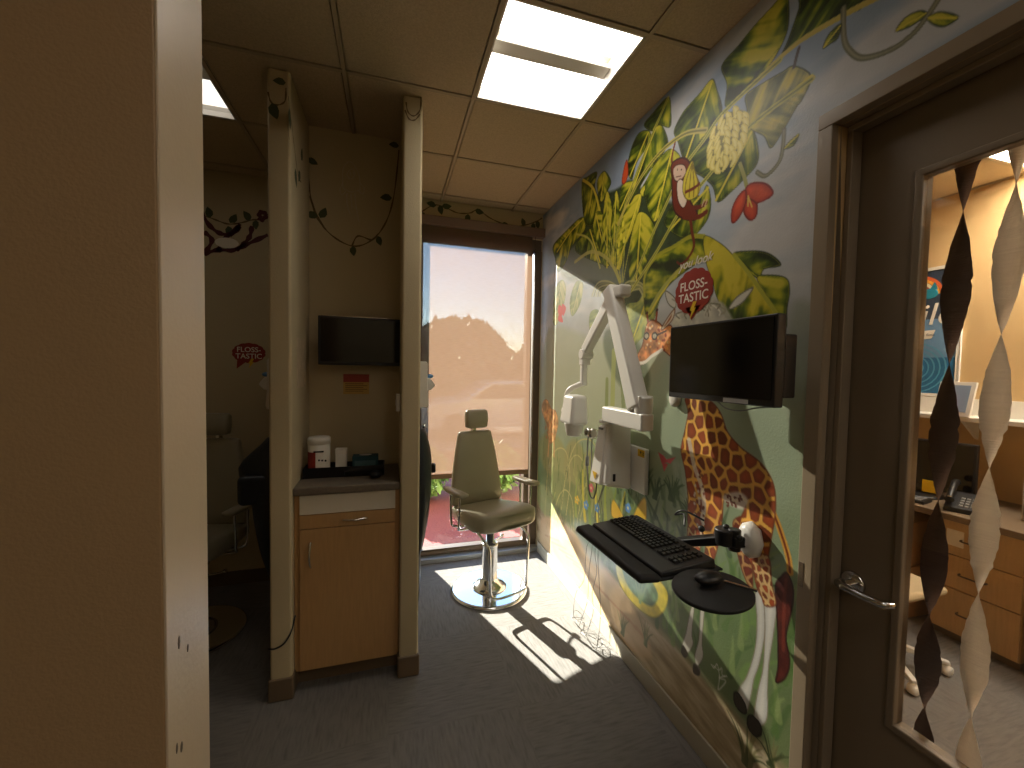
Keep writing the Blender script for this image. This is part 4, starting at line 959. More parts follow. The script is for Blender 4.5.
# screen on the recess wall
tv = thing('wall_screen', 'small black flat screen on the recess wall above the cabinet', 'screen', (-0.165, 2.50, 1.79), math.radians(3))
b = MB().box((-0.225, -0.016, -0.137), (0.225, 0.016, 0.137)); b.build('bezel', BLACKP, tv, bevel=0.004)
MB().box((-0.212, -0.0172, -0.118), (0.212, -0.015, 0.126)).build('display', SCREEN, tv)
MB().box((-0.06, 0.014, -0.06), (0.06, 0.045, 0.06)).box((-0.035, 0.04, -0.035), (0.035, 0.105, 0.035)).build('wall_mount', BLACKP, tv)
MB().box((-0.21, -0.012, 0.1365), (-0.13, 0.012, 0.1395)).box((-0.08, -0.012, 0.1365), (0.14, 0.012, 0.1395)).build('top_strip', STEEL, tv)
nt = thing('notice', 'red and yellow paper notice below the recess screen', 'notice', (-0.2, 2.619, 1.54))
MB().box((-0.073, -0.0014, 0.012), (0.073, -0.0002, 0.060)).build('header', mat('faded_red_paper', rgb(170, 72, 60), 0.7), nt); MB().box((-0.073, -0.0012, -0.060), (0.073, -0.0002, 0.012)).build('sheet', mat('tan_yellow_paper', rgb(206, 168, 92), 0.7), nt)
q = MB()
for k in range(5): q.box((-0.062, -0.0022, 0.0-0.011*k), (0.062 if k % 2 else 0.04, -0.0012, 0.004-0.011*k))
q.build('printed_lines', mat('faint_brown_print', rgb(140, 106, 60), 0.8), nt)
pn = MB().box((-0.4580, 2.29, 1.53), (-0.4568, 2.50, 1.79)).build('paper_sheet', mat('beige_paper', rgb(204, 184, 152), 0.7, var=0.10, vscale=30)); tag(pn, 'pale printed paper taped on the left fin wall inside the recess', 'paper')
sw = thing('light_switch', 'small white switch box on the right fin wall inside the recess', 'switch', (0.049, 2.25, 1.46))
MB().box((-0.022, -0.030, -0.045), (0.0, 0.030, 0.045)).build('switch_box', WHITE_P, sw, bevel=0.003); MB().box((-0.026, -0.008, -0.015), (-0.021, 0.008, 0.015)).build('toggle', PAPER, sw)
o = MB().tube(vpath([(-0.45, 2.205, 0.40), (-0.462, 2.172, 0.34), (-0.49, 2.158, 0.295), (-0.53, 2.158, 0.275), (-0.562, 2.175, 0.268)]), 0.004, 8).build('cable', BLACKP); tag(o, 'thin black cable looping round the left fin wall', 'cable')

# ------------------------------------------------------------------ vines, rocket and stickers painted on the walls
def ribbon(pts, wd, material, parent, name, nrm, off=0.0008):
    """a flat painted stroke lying on a wall"""
    P = vpath(pts, 6); nrm = Vector(nrm); vs = []; fs = []
    for i, p in enumerate(P):
        t = (P[min(i+1, len(P)-1)]-P[max(i-1, 0)]).normalized(); s = t.cross(nrm).normalized(); a = wd*(0.8+0.25*math.sin(i*1.3))
        vs += [p+nrm*off+s*a, p+nrm*off-s*a]
        if i: fs.append((2*i-2, 2*i-1, 2*i+1, 2*i))
    return vs, fs
def leaf_shape(c, d, size, nrm, off=0.0012):
    c = Vector(c); d = Vector(d).normalized(); nrm = Vector(nrm); s = d.cross(nrm).normalized(); vs = []
    for (u, w_) in ((0, 0), (0.25, 0.30), (0.55, 0.34), (0.8, 0.18), (1, 0), (0.8, -0.14), (0.5, -0.26), (0.2, -0.24)): vs.append(c+nrm*off+d*u*size+s*w_*size)
    return vs, [tuple(range(8))]
def vine(parts, wd, leaves, parent, nrm, label):
    m = MB()
    for pts in parts:
        v, f = ribbon(pts, wd, None, None, '', nrm); m.add(v, f)
    o = m.build('painted_vine', VINE_B, parent)
    l = MB()
    for c, d, s in leaves:
        v, f = leaf_shape(c, d, s, nrm); l.add(v, f)
    o2 = l.build('painted_leaves', VINE, parent)
    if parent and parent.get('kind') == 'structure':
        struct(o); struct(o2)
OB = bpy.data.objects
def back(px, py, Y):
    d = cf + cr*((px-512)/FPX) - cu*((py-384)/FPX); t = Y/d.y
    return Vector((d.x*t, Y, CAM_H+d.z*t))
B = lambda px, py: back(px, py, 2.6195)
vine([[B(307, 150), B(309, 185), B(314, 208), B(328, 232), B(352, 246), B(372, 240), B(386, 222), B(394, 195), B(399, 150)], [B(352, 246), B(358, 236), B(372, 240), B(378, 234)], [B(326, 230), B(316, 216), B(310, 196)]], 0.005,
     [(B(307, 150), (-0.3, 0, -1), 0.06), (B(308, 158), (0.9, 0, -0.5), 0.06), (B(318, 216), (-1, 0, 0), 0.07), (B(320, 218), (0.5, 0, 1), 0.07), (B(353, 246), (0.1, 0, -1), 0.06), (B(378, 236), (0.3, 0, -1), 0.06), (B(392, 198), (-1, 0, -0.1), 0.07), (B(399, 146), (-0.9, 0, 0), 0.06)],
     OB['wall_alcove_back'], (0, -1, 0), '')
SL = lambda px, py: (lambda d: Vector((-0.4575, d.y*(-0.4575/d.x), CAM_H+d.z*(-0.4575/d.x))))(cf + cr*((px-512)/FPX) - cu*((py-384)/FPX))
vine([[SL(288, 96), SL(290, 112), SL(292, 128), SL(294.5, 150), SL(298, 176), SL(301, 182)], [SL(289, 118), SL(287.8, 128), SL(289, 140)]], 0.006,
     [(SL(289, 108), (0, 0.3, -1), 0.09), (SL(295, 168), (0, 0.4, -1), 0.09), (SL(300, 172), (0, -0.4, -0.6), 0.08), (SL(301, 160), (0, 0.3, 0.8), 0.08)], OB['wall_alcove_left'], (1, 0, 0), '')
F_L = lambda px, py: back(px, py, 2.1695)
vine([[F_L(268, 92), F_L(271, 102), F_L(278, 105), F_L(285, 101), F_L(286, 88)]], 0.004, [(F_L(286, 83), (-1, 0, 0), 0.055), (F_L(272, 103), (0.3, 0, -1), 0.075)], OB['wall_alcove_left'], (0, -1, 0), '')
vine([[F_L(406, 102), F_L(408, 112), F_L(414, 116), F_L(420, 110), F_L(421, 97)], [F_L(405, 110), F_L(409, 119), F_L(415, 120), F_L(420, 114)]], 0.004, [], OB['wall_alcove_right'], (0, -1, 0), '')
Wf = lambda px, py: back(px, py, 3.4475)
vine([[Wf(420, 213), Wf(434, 205), Wf(446, 208), Wf(458, 213), Wf(470, 213), Wf(478, 210), Wf(490, 218), Wf(504, 224), Wf(520, 226), Wf(535, 222), Wf(542, 218)]], 0.006,
     [(Wf(436, 206), (-1, 0, 0.2), 0.08), (Wf(440, 205), (0.2, 0, -1), 0.08), (Wf(442, 206), (1, 0, 0.1), 0.08), (Wf(468, 214), (0, 0, -1), 0.08), (Wf(475, 210), (1, 0, -0.2), 0.08), (Wf(502, 223), (1, 0, -0.4), 0.08), (Wf(524, 226), (-0.3, 0, 1), 0.07), (Wf(533, 223), (0.2, 0, -1), 0.07), (Wf(538, 221), (0, 0, -1), 0.07), (Wf(422, 212), (0.6, 0, -1), 0.06)],
     OB['wall_far'], (0, -1, 0), '')
vine([[Wf(206, 216), Wf(216, 220), Wf(228, 224), Wf(240, 223), Wf(252, 220), Wf(262, 219), Wf(268, 214)]], 0.006,
     [(Wf(230, 223), (0.6, 0, 1), 0.08), (Wf(228, 226), (0.3, 0, -1), 0.08), (Wf(250, 221), (-0.6, 0, 1), 0.08), (Wf(256, 220), (0, 0, -1), 0.07), (Wf(210, 218), (-0.2, 0, 1), 0.08)], OB['wall_far'], (0, -1, 0), '')
lm = MB()
for pts in ([Wf(200, 210), Wf(210, 226), Wf(222, 234), Wf(234, 233), Wf(240, 224)], [Wf(204, 254), Wf(218, 250), Wf(234, 250), Wf(250, 243), Wf(268, 235)], [Wf(218, 252), Wf(224, 240), Wf(240, 226)], [Wf(236, 250), Wf(244, 244), Wf(250, 236), Wf(252, 226)],
            [Wf(258, 218), Wf(262, 220), Wf(266, 216), Wf(263, 212), Wf(259, 214), Wf(262, 218)], [Wf(206, 252), Wf(212, 240), Wf(204, 232)]):
    v, f = ribbon(pts, 0.018, None, None, '', (0, -1, 0), 0.0016); lm.add(v, f)
struct(lm.build('painted_creature', DARKRED, OB['wall_far']))
lm = MB(); c = Wf(227, 243); lm.add([c+Vector((0.075*math.cos(a), -0.002, 0.038*math.sin(a))) for a in np.linspace(0, 6.283, 20)[:-1]], [tuple(range(19))]); struct(lm.build('painted_face', CREAM, OB['wall_far']))
rk = MB()
for pts in ([B(343, 188), B(343, 170), B(348, 162), B(353, 164), B(359, 175), B(360, 190)], [B(343, 188), B(351, 192), B(360, 190)], [B(343, 182), B(340, 190), B(342, 195), B(346, 191)], [B(359, 182), B(364, 188), B(363, 194), B(358, 191)], [B(348, 172), B(352, 169), B(355, 174), B(351, 179), B(347, 175), B(348, 172)], [B(347, 193), B(347, 203), B(350, 214)], [B(355, 193), B(356, 206), B(359, 222)], [B(351, 194), B(352, 208)], [B(350, 172), B(351, 176)], [B(353, 172), B(354, 175)]):
    v, f = ribbon(pts, 0.0022, None, None, '', (0, -1, 0)); rk.add(v, f)
struct(rk.build('painted_rocket', CHALK, OB['wall_alcove_back']))

def floss_sign(label, origin, u, v, size, top_text):
    """scalloped red bubble with the words, on the wall plane u (right), v (up)"""
    n = Vector(u).cross(Vector(v)); o = thing('wall_sticker', label, 'sticker', origin, 0, None)
    U, V = Vector(u), Vector(v)
    poly = []
    for k in range(56):
        a = 2*math.pi*k/56; rr = 1+0.055*abs(math.sin(a*7)); poly.append((0.5*size*rr*math.cos(a), (0.42 if top_text else 0.34)*size*rr*math.sin(a)))
    MB().prism(poly, (0, 0, 0), U, V, 0.0012).prism([(-0.20*size, -0.30*size), (0.22*size, -0.30*size), (-0.02*size, -0.56*size)] if top_text else [(-0.36*size, -0.24*size), (-0.10*size, -0.32*size), (-0.38*size, -0.56*size)], (0, 0, 0), U, V, 0.0012).build('bubble', RED, o)
    p = lambda a, b: U*a*size+V*b*size+n*0.0016
    text_mesh('lettering', 'FLOSS-', 0.25*size, CREAM, p(0, 0.11), u, v, o, 0.0004, bold=0.0006)
    text_mesh('lettering', 'TASTIC', 0.25*size, CREAM, p(0, -0.12), u, v, o, 0.0004, bold=0.0006)
    by = -0.35 if top_text else -0.34; bx_ = 0.0 if top_text else 0.05
    bolt = [(0.02, 0.14), (0.11, 0.14), (0.05, 0.02), (0.10, 0.02), (-0.06, -0.20), (-0.01, -0.03), (-0.07, -0.03)]
    MB().prism([((a+bx_)*size, (b+by)*size) for a, b in bolt], n*0.0014, U, V, 0.0010).build('lightning_bolt', YELLOW, o)
    if top_text:
        text_mesh('script_lettering', 'you look', 0.25*size, CREAM, p(0.02, 0.56), u, v, o, 0.0005, shear=0.35, bold=0.0003)
    return o
a, b_ = wpt(693.5, 291)
floss_sign('red FLOSS-TASTIC sticker with you look script on the jungle mural above the screen', (XR-0.0012, a, b_), (0, -1, 0), (0, 0, 1), 0.228, True)
c = Wf(249, 353)
floss_sign('red FLOSS-TASTIC sticker on the back wall of the dark left bay', (c.x, YW-0.0012, c.z), (1, 0, 0), (0, 0, 1), 0.21, False)
# ------------------------------------------------------------------ glove dispensers and hanging aprons on the fin walls
def dispenser(label, x, s):
    """s: side the fin wall face looks to (+1 right, -1 left)"""
    t = thing('glove_dispenser', label, 'dispenser', (x, 2.42, 1.42), 0, 'white dispensers on the outer faces of the fin walls')
    pr = [(0, 0), (s*0.055, 0.0), (s*0.060, 0.02), (s*0.052, 0.10), (s*0.052, 0.25), (s*0.045, 0.262), (0, 0.262)]
    b = MB(); b.prism(pr if s > 0 else pr[::-1], (0, 0.06, 0), (1, 0, 0), (0, 0, 1), 0.13); b.build('dispenser_body', WHITE_P, t, bevel=0.004)
    pr = [(s*0.050, 0.095), (s*0.075, 0.10), (s*0.098, 0.125), (s*0.090, 0.140), (s*0.070, 0.165), (s*0.050, 0.17)]
    MB().prism(pr if s > 0 else pr[::-1], (0, 0.03, 0), (1, 0, 0), (0, 0, 1), 0.07).build('spout', WHITE_P, t, bevel=0.004)
    MB().sphere((s*0.070, -0.01, 0.178), 0.020, 10, 8, (1, 1.2, 0.6)).build('glove', mat('pale_blue_glove', rgb(90, 140, 190), 0.5), t)
dispenser('white glove dispenser on the window side of the right fin wall', 0.1485, 1)
dispenser('white glove dispenser on the left fin wall facing the dark bay', -0.5565, -1)
def apron(label, x, s, y0, y1, ztop, zbot, bulge, fat=1.5):
    t = thing('lead_apron', label, 'apron', (x, 0, 0), 0, 'dark aprons hanging on the fin walls')
    nz, ny = 26, 18; vs = []; fs = []
    for side in (0, 1):
        for i in range(nz+1):
            u = i/nz; z = ztop+(zbot-ztop)*u
            for j in range(ny+1):
                v = j/ny; w_ = 0.55+0.45*min(1, u*3)
                y = (y0+y1)/2+(v-0.5)*(y1-y0)*w_
                th = fat*(0.014+0.050*math.sin(math.pi*min(1, u*1.3+0.1))**0.7+0.014*math.sin(v*9+u*2)*(0.3+u)+bulge*math.exp(-((u-0.16)/0.12)**2-((v-0.5)/0.3)**2))
                th *= math.sin(math.pi*min(max(v, 0.02), 0.98))**0.35*(1 if u < 0.96 else 0.7)
                vs.append((s*(0.004+(th if side else 0)), y, z))
    def idx(sd, i, j): return sd*(nz+1)*(ny+1)+i*(ny+1)+j
    for i in range(nz):
        for j in range(ny):
            fs.append((idx(1, i, j), idx(1, i+1, j), idx(1, i+1, j+1), idx(1, i, j+1)))
            fs.append((idx(0, i, j+1), idx(0, i+1, j+1), idx(0, i+1, j), idx(0, i, j)))
    for i in range(nz):
        fs.append((idx(0, i, 0), idx(0, i+1, 0), idx(1, i+1, 0), idx(1, i, 0))); fs.append((idx(1, i, ny), idx(1, i+1, ny), idx(0, i+1, ny), idx(0, i, ny)))
    for j in range(ny):
        fs.append((idx(1, 0, j), idx(1, 0, j+1), idx(0, 0, j+1), idx(0, 0, j))); fs.append((idx(0, nz, j), idx(0, nz, j+1), idx(1, nz, j+1), idx(1, nz, j)))
    MB().add(vs, fs, True).build('apron_body', APRON, t)
    MB().tube([(0, (y0+y1)/2, ztop-0.02), (s*0.05, (y0+y1)/2, ztop-0.01), (s*0.058, (y0+y1)/2, ztop+0.02)], 0.006, 8).build('hook', CHROME, t)
    MB().tube(vpath([(s*0.045, (y0+y1)/2-0.05, ztop-0.05), (s*0.05, (y0+y1)/2-0.03, ztop-0.005), (s*0.052, (y0+y1)/2, ztop+0.006), (s*0.05, (y0+y1)/2+0.03, ztop-0.005), (s*0.045, (y0+y1)/2+0.05, ztop-0.05)]), 0.006, 8).build('hanging_strap', APRON, t)
    if bulge > 0.03:
        MB().box((s*0.06, y0+0.05, ztop-0.34), (s*0.215, y1-0.05, ztop-0.18)).build('collar_roll', APRON, t, bevel=0.03, seg=4)
    return t
apron('dark navy lead apron hanging on the window side of the right fin wall', 0.148, 1, 2.42, 2.78, 1.27, 0.20, 0.012)
apron('dark navy lead apron and collar hanging in the left bay', -0.556, -1, 2.36, 2.82, 1.24, 0.16, 0.05, 2.5)
kn = thing('wall_bracket', 'short black bracket sticking out beside the right fin wall apron', 'bracket', (0.148, 2.66, 0.995))
MB().tube([(0.0, 0, 0), (0.10, 0, 0)], 0.012, 10).build('arm', BLACKP, kn); MB().box((0.085, -0.02, -0.030), (0.135, 0.02, 0.030)).build('knob', BLACKP, kn, bevel=0.010, seg=3)

# ------------------------------------------------------------------ wall-hung x-ray unit
xr = thing('xray_unit', 'white wall mounted dental x-ray unit with folding arm on the mural', 'x-ray unit', (1.10, 1.98, 1.0))
def rel(x, y, z): return (x-1.10, y-1.98, z-1.0)
def rbox(a, b): return rel(*a), rel(*b)
b = MB(); b.box(*rbox((1.262, 1.800, 1.005), (XR-0.001, 2.05, 1.245))); wp = b.build('wall_plate', XWHITE, xr, bevel=0.006)
b = MB(); b.box(*rbox((1.2612, 1.806, 1.20), (1.2625, 1.865, 1.238))); b.build('warning_label', YELLOW, wp)
b = MB(); b.prism([(0, 0), (0.008, 0.014), (-0.008, 0.014)], rel(1.2609, 1.838, 1.214), (0, -1, 0), (0, 0, 1), 0.0006); b.box(*rbox((1.2605, 1.810, 1.212), (1.2612, 1.822, 1.216))); b.box(*rbox((1.2605, 1.810, 1.222), (1.2612, 1.822, 1.226))); b.build('label_print', BLACKP, wp)
# control box: tapered shell, wider at the bottom, with a curved rib on the front
b = MB(); z0, z1 = 1.030, 1.365
b.hexa([rel(1.105, 2.095, z0-0.02), rel(1.105, 1.915, z0), rel(1.262, 1.905, z0-0.03), rel(1.262, 2.105, z0-0.03)], [rel(1.135, 2.055, z1-0.02), rel(1.135, 1.935, z1), rel(1.262, 1.925, z1), rel(1.262, 2.075, z1)])
cbx = b.build('control_box', XWHITE, xr, bevel=0.022, seg=4)
b = MB(); b.hexa([rel(1.094, 2.085, z0-0.015), rel(1.094, 1.965, z0-0.005), rel(1.12, 1.955, z0-0.005), rel(1.12, 2.095, z0-0.015)], [rel(1.124, 2.048, z1-0.03), rel(1.124, 1.975, z1-0.015), rel(1.14, 1.970, z1-0.01), rel(1.14, 2.052, z1-0.02)])
b.build('front_cover', XWHITE, cbx, bevel=0.012, seg=3)
b = MB(); b.prism([(0, -0.02), (0.026, 0.022), (-0.026, 0.022)][::1], rel(1.0935, 2.020, z0+0.032), (0, -1, 0), (0, 0, 1), 0.0012); b.build('warning_sticker', YELLOW, cbx)
b = MB(); b.box(*rbox((1.145, 1.9110, 1.055), (1.160, 1.9155, 1.095))); b.build('power_switch', BLACKP, cbx, bevel=0.002)
b = MB(); b.box(*rbox((1.1165, 1.990, 1.322), (1.1240, 2.035, 1.334))); b.build('name_plate', GREYP, cbx)
b = MB(); b.box(*rbox((1.125, 1.94, 1.355), (1.21, 2.05, 1.375))); b.build('pivot_post', XWHITE, xr, bevel=0.006)
b = MB(); b.box(*rbox((1.100, 1.605, 1.372), (1.168, 1.975, 1.455))); b.build('extension_arm', XWHITE, xr, bevel=0.010, seg=3)
b = MB(); b.lathe([(0.040, 0.0), (0.042, 0.004), (0.042, 0.070), (0.038, 0.078)], rel(1.138, 1.650, 1.452), 28); b.box(*rbox((1.098, 1.625, 1.48), (1.175, 1.69, 1.535))); b.build('lower_joint', XWHITE, xr, bevel=0.004)
def bar(p, q, wx, wt, name, mtl, r=0.012):
    """bar from p to q lying in the plane parallel to the wall; wx = size along x, wt = thickness across"""
    p = Vector(rel(*p)); q = Vector(rel(*q)); d = (q-p).normalized(); sx = Vector((1, 0, 0)); st = d.cross(sx).normalized()
    def ring(c, k): return [c-sx*wx/2-st*wt*k, c+sx*wx/2-st*wt*k, c+sx*wx/2+st*wt*k, c-sx*wx/2+st*wt*k]
    return MB().hexa(ring(p, 0.5), ring(q, 0.42)).build(name, mtl, xr, bevel=r, seg=4)
bar((1.128, 1.672, 1.470), (1.122, 1.945, 2.090), 0.076, 0.100, 'lower_arm', XWHITE, 0.016)
b = MB(); b.box(*rbox((1.100, 1.815, 2.025), (1.166, 1.985, 2.088))); b.build('elbow_joint', XWHITE, xr, bevel=0.014, seg=4)
bar((1.134, 1.93, 2.050), (1.128, 2.235, 1.765), 0.052, 0.075, 'upper_arm', XWHITE, 0.012)
b = MB(); b.lathe([(0.028, -0.036), (0.032, -0.034), (0.032, 0.034), (0.028, 0.036)], rel(1.130, 2.235, 1.745), 24, 'x'); b.box(*rbox((1.098, 2.215, 1.68), (1.150, 2.262, 1.775))); b.build('wrist_joint', XWHITE, xr, bevel=0.008, seg=3)
b = MB(); b.box(*rbox((1.102, 2.222, 1.555), (1.138, 2.258, 1.70))); b.build('vertical_link', XWHITE, xr, bevel=0.008, seg=3)
yk = MB().tube([rel(*p) for p in vpath([(1.12, 2.24, 1.57), (1.10, 2.28, 1.555), (1.075, 2.325, 1.53), (1.060, 2.345, 1.49), (1.055, 2.345, 1.40)], 6)], 0.017, 12)
yk.lathe([(0.0001, -0.014), (0.030, -0.012), (0.034, 0.0), (0.030, 0.012), (0.0001, 0.014)], rel(1.055, 2.335, 1.395), 20, 'y'); yk.build('yoke', XWHITE, xr)
b = MB(); b.hexa([rel(0.995, 2.315, 1.325), rel(0.995, 2.140, 1.325), rel(1.115, 2.140, 1.325), rel(1.115, 2.315, 1.325)], [rel(1.02, 2.305, 1.50), rel(1.02, 2.165, 1.50), rel(1.115, 2.165, 1.50), rel(1.115, 2.305, 1.50)])
th = b.build('tube_head', XWHITE, xr, bevel=0.022, seg=4)
b = MB(); b.lathe([(0.062, 0.0), (0.058, -0.012), (0.050, -0.055), (0.044, -0.075), (0.038, -0.078), (0.036, -0.03)], rel(1.062, 2.232, 1.332), 28); b.build('cone', XWHITE, th)
# exposure switch hanging beside the control box
hs = MB(); hs.lathe([(0.020, 0.0), (0.030, 0.004), (0.030, 0.022), (0.016, 0.03), (0.016, 0.05), (0.028, 0.054), (0.028, 0.07), (0.014, 0.076)], rel(1.12, 2.090, 1.285), 18, 'y'); hs.build('cord_holder', STEEL, cbx)
o = MB().tube([rel(*p) for p in vpath([(1.13, 2.15, 1.29), (1.12, 2.16, 1.25), (1.12, 2.165, 1.10), (1.13, 2.15, 0.93), (1.14, 2.12, 0.90), (1.15, 2.105, 0.95), (1.15, 2.10, 1.05)], 8)], 0.0042, 8); o.tube([rel(*p) for p in vpath([(1.13, 2.13, 1.29), (1.13, 2.13, 1.16), (1.13, 2.12, 1.03), (1.14, 2.09, 1.02)], 8)], 0.0035, 8)
o.build('cord', GREYP, cbx)
MB().lathe([(0.0001, 0), (0.011, 0.003), (0.011, 0.055), (0.007, 0.06)], rel(1.12, 2.165, 1.08), 14).build('exposure_button', GREYP, cbx)
o = thing('sensor_cable', 'thin grey cables hanging down to the baseboard under the x-ray', 'cable', (1.2, 2.3, 0))
rs = np.random.RandomState(4); b = MB()
for k in range(4):
    y = 2.40-0.10*k; P = [(1.245, 2.18-0.015*k, 1.01)]
    for q in range(1, 9):
        P.append((1.235-0.05*(q/8)+rs.uniform(-.015, .015), 2.18+(y-2.18)*q/8+rs.uniform(-.02, .02), 1.01-1.0*q/8*(0.93+0.06*rs.rand())))
    P[-1] = (P[-1][0]-0.02, P[-1][1], 0.006)
    for q in range(6): a = q*1.1+k; P.append((1.19+0.045*math.cos(a), y-0.1*q/6+0.07*math.sin(a), 0.006+0.02*(q % 2)))
    b.tube([Vector(p)-Vector((1.2, 2.3, 0)) for p in vpath(P, 6)], 0.0016, 6)
b.build('cable_run', mat('grey_cable', rgb(110, 108, 104), 0.5), o)

# ------------------------------------------------------------------ screen on the mural wall
tv = thing('wall_monitor', 'black flat monitor mounted on the jungle mural beside the door', 'monitor', (1.10, 1.18, 1.69))
MB().box((-0.002, -0.242, -0.142), (0.034, 0.242, 0.142)).build('bezel', BLACKP, tv, bevel=0.005)
MB().box((-0.0042, -0.232, -0.120), (-0.0015, 0.232, 0.133)).build('display', SCREEN, tv)
MB().box((0.033, -0.225, -0.115), (0.062, 0.225, 0.115)).build('rear_shell', BLACKP, tv, bevel=0.012)
MB().box((0.060, -0.215, -0.115), (0.115, 0.0, 0.085)).build('mini_computer', BLACKP, tv, bevel=0.006)
MB().box((0.060, 0.0, -0.05), (0.170, 0.10, 0.05)).box((0.170, -0.03, -0.11), (0.188, 0.13, 0.11)).build('wall_mount', BLACKP, tv)
MB().box((-0.0048, -0.150, -0.1385), (-0.0015, -0.050, -0.1245)).build('silver_label', mat('silver_label', rgb(190, 190, 190), 0.4), tv)
MB().tube(vpath([(0.02, 0.0, -0.142), (0.01, -0.05, -0.162), (0.01, -0.11, -0.164), (0.02, -0.16, -0.150), (0.03, -0.21, -0.142)]), 0.0022, 6).build('cable', GREYP, tv)
y_, z_ = wpt(677, 400)
o = MB().lathe([(0.028, 0.0), (0.032, -0.006), (0.030, -0.022), (0.020, -0.027), (0.0001, -0.028)], (0, 0, 0), 28, 'x', 1.25).build('wall_sensor', WHITE_P, loc=(XR, y_, z_+0.006)); tag(o, 'white oval device on the mural below the left corner of the monitor', 'device')

# ------------------------------------------------------------------ keyboard tray on its arm
ZK = 1.0
mt = thing('wall_mount_box', 'faceted white wall mount holding the black keyboard arm', 'mount', (XR, 1.165, 1.035))
MB().lathe([(0.050, -0.001), (0.052, -0.012), (0.040, -0.034), (0.030, -0.040), (0.0001, -0.041)], (0, 0, 0), 8, 'x', 1.35).build('mount_cover', XWHITE, mt); MB().box((-0.046, -0.012, -0.014), (-0.040, 0.014, 0.014)).build('mount_window', mat('clear_lens_plastic', rgb(232, 230, 226), 0.1), mt)
ka = thing('swing_bracket', 'black articulated bracket between the white wall mount and the keyboard', 'bracket', (1.20, 1.19, 1.03))
b = MB(); b.lathe([(0.030, -0.03), (0.036, -0.027), (0.036, 0.027), (0.030, 0.03)], (0.0, 0.015, 0.01), 20); b.box((0.0, -0.035, -0.018), (0.048, 0.0, 0.020)); b.lathe([(0.022, -0.035), (0.022, 0.045)], (0.02, -0.01, 0.0), 16); b.build('swivel_joint', BLACKP, ka, bevel=0.004)
b = MB(); b.hexa([(-0.02, 0.0, -0.020), (0.02, 0.03, -0.020), (-0.06, 0.20, -0.088), (-0.11, 0.17, -0.088)], [(-0.02, 0.0, 0.018), (0.02, 0.03, 0.018), (-0.06, 0.20, -0.0605), (-0.11, 0.17, -0.0605)]); b.build('link', BLACKP, ka, bevel=0.006)
for (x, y, z) in ((-0.03, 0.10, 0.008), (0.02, -0.03, 0.02), (0.01, 0.02, 0.040)): MB().sphere((x, y, z), 0.013, 12, 8).build('bolt', BLACKP, ka)
b = MB(); b.tube(vpath([(-0.06, 0.16, 0.0), (-0.03, 0.20, 0.03), (-0.05, 0.23, 0.02), (-0.04, 0.19, 0.05), (0.0, 0.12, 0.03)]), 0.004, 8); b.build('cord', BLACKP, ka)
kt = thing('keyboard_tray', 'black keyboard tray with padded palm rest in front of the mural', 'keyboard tray', (0.932, 1.335, ZK), math.radians(2))
b = MB(); b.box((-0.10, -0.235, -0.030), (0.16, 0.235, -0.022)); b.build('tray_plate', BLACKM, kt, bevel=0.003)
b = MB(); b.hexa([(-0.175, -0.225, -0.034), (-0.095, -0.240, -0.034), (-0.095, 0.240, -0.034), (-0.175, 0.225, -0.034)], [(-0.168, -0.215, -0.006), (-0.095, -0.235, -0.010), (-0.095, 0.235, -0.010), (-0.168, 0.215, -0.006)]); b.build('palm_rest', BLACKM, kt, bevel=0.014, seg=4)
kb = thing('keyboard', 'black full size keyboard lying on the wall mounted tray', 'keyboard', (0.932, 1.335, ZK-0.0215), math.radians(2))
b = MB(); b.hexa([(-0.090, -0.225, 0.0), (0.140, -0.225, 0.0), (0.140, 0.225, 0.0), (-0.090, 0.225, 0.0)], [(-0.086, -0.221, 0.014), (0.136, -0.221, 0.030), (0.136, 0.221, 0.030), (-0.086, 0.221, 0.014)]); b.build('keyboard_body', mat('charcoal_plastic', rgb(34, 34, 36), 0.45, var=0.02), kb, bevel=0.005, seg=3)
for r in range(6):
    n = 21; gap = 0.0185 if r < 5 else 0.023; xx = -0.010+r*0.0192+(0.006 if r == 5 else 0)
    k = MB()
    for q in range(n):
        yy = 0.205-q*0.0196
        if q in (15, 18) : continue
        if r == 0 and 3 <= q <= 8: continue
        zz = 0.0195+(xx+0.01)*0.070
        k.hexa([(xx, yy-0.0082, zz), (xx+0.0165, yy-0.0082, zz+0.001), (xx+0.0165, yy+0.0082, zz+0.001), (xx, yy+0.0082, zz)], [(xx+0.002, yy-0.0062, zz+0.008), (xx+0.0145, yy-0.0062, zz+0.009), (xx+0.0145, yy+0.0062, zz+0.009), (xx+0.002, yy+0.0062, zz+0.008)])
    k.hexa([(xx+0.003, -0.196, zz-0.002), (xx+0.0135, -0.196, zz-0.001), (xx+0.0135, 0.212, zz-0.001), (xx+0.003, 0.212, zz-0.002)], [(xx+0.003, -0.196, zz+0.001), (xx+0.0135, -0.196, zz+0.002), (xx+0.0135, 0.212, zz+0.002), (xx+0.003, 0.212, zz+0.001)])
    if r == 0: k.hexa([(xx, 0.205-8*0.0196-0.008, 0.0195), (xx+0.0165, 0.205-8*0.0196-0.008, 0.0205), (xx+0.0165, 0.205-3*0.0196+0.008, 0.0205), (xx, 0.205-3*0.0196+0.008, 0.0195)], [(xx+0.002, 0.205-8*0.0196-0.006, 0.0275), (xx+0.0145, 0.205-8*0.0196-0.006, 0.0285), (xx+0.0145, 0.205-3*0.0196+0.006, 0.0285), (xx+0.002, 0.205-3*0.0196+0.006, 0.0275)])
    k.build('key_row', mat('key_plastic', rgb(26, 26, 28), 0.35, var=0.02), kb)
mp_ = thing('mouse_platform', 'round black mouse platform at the end of the keyboard tray', 'mouse platform', (0.945, 0.990, ZK-0.012))
mp_.rotation_euler = (0, math.radians(-5), 0)
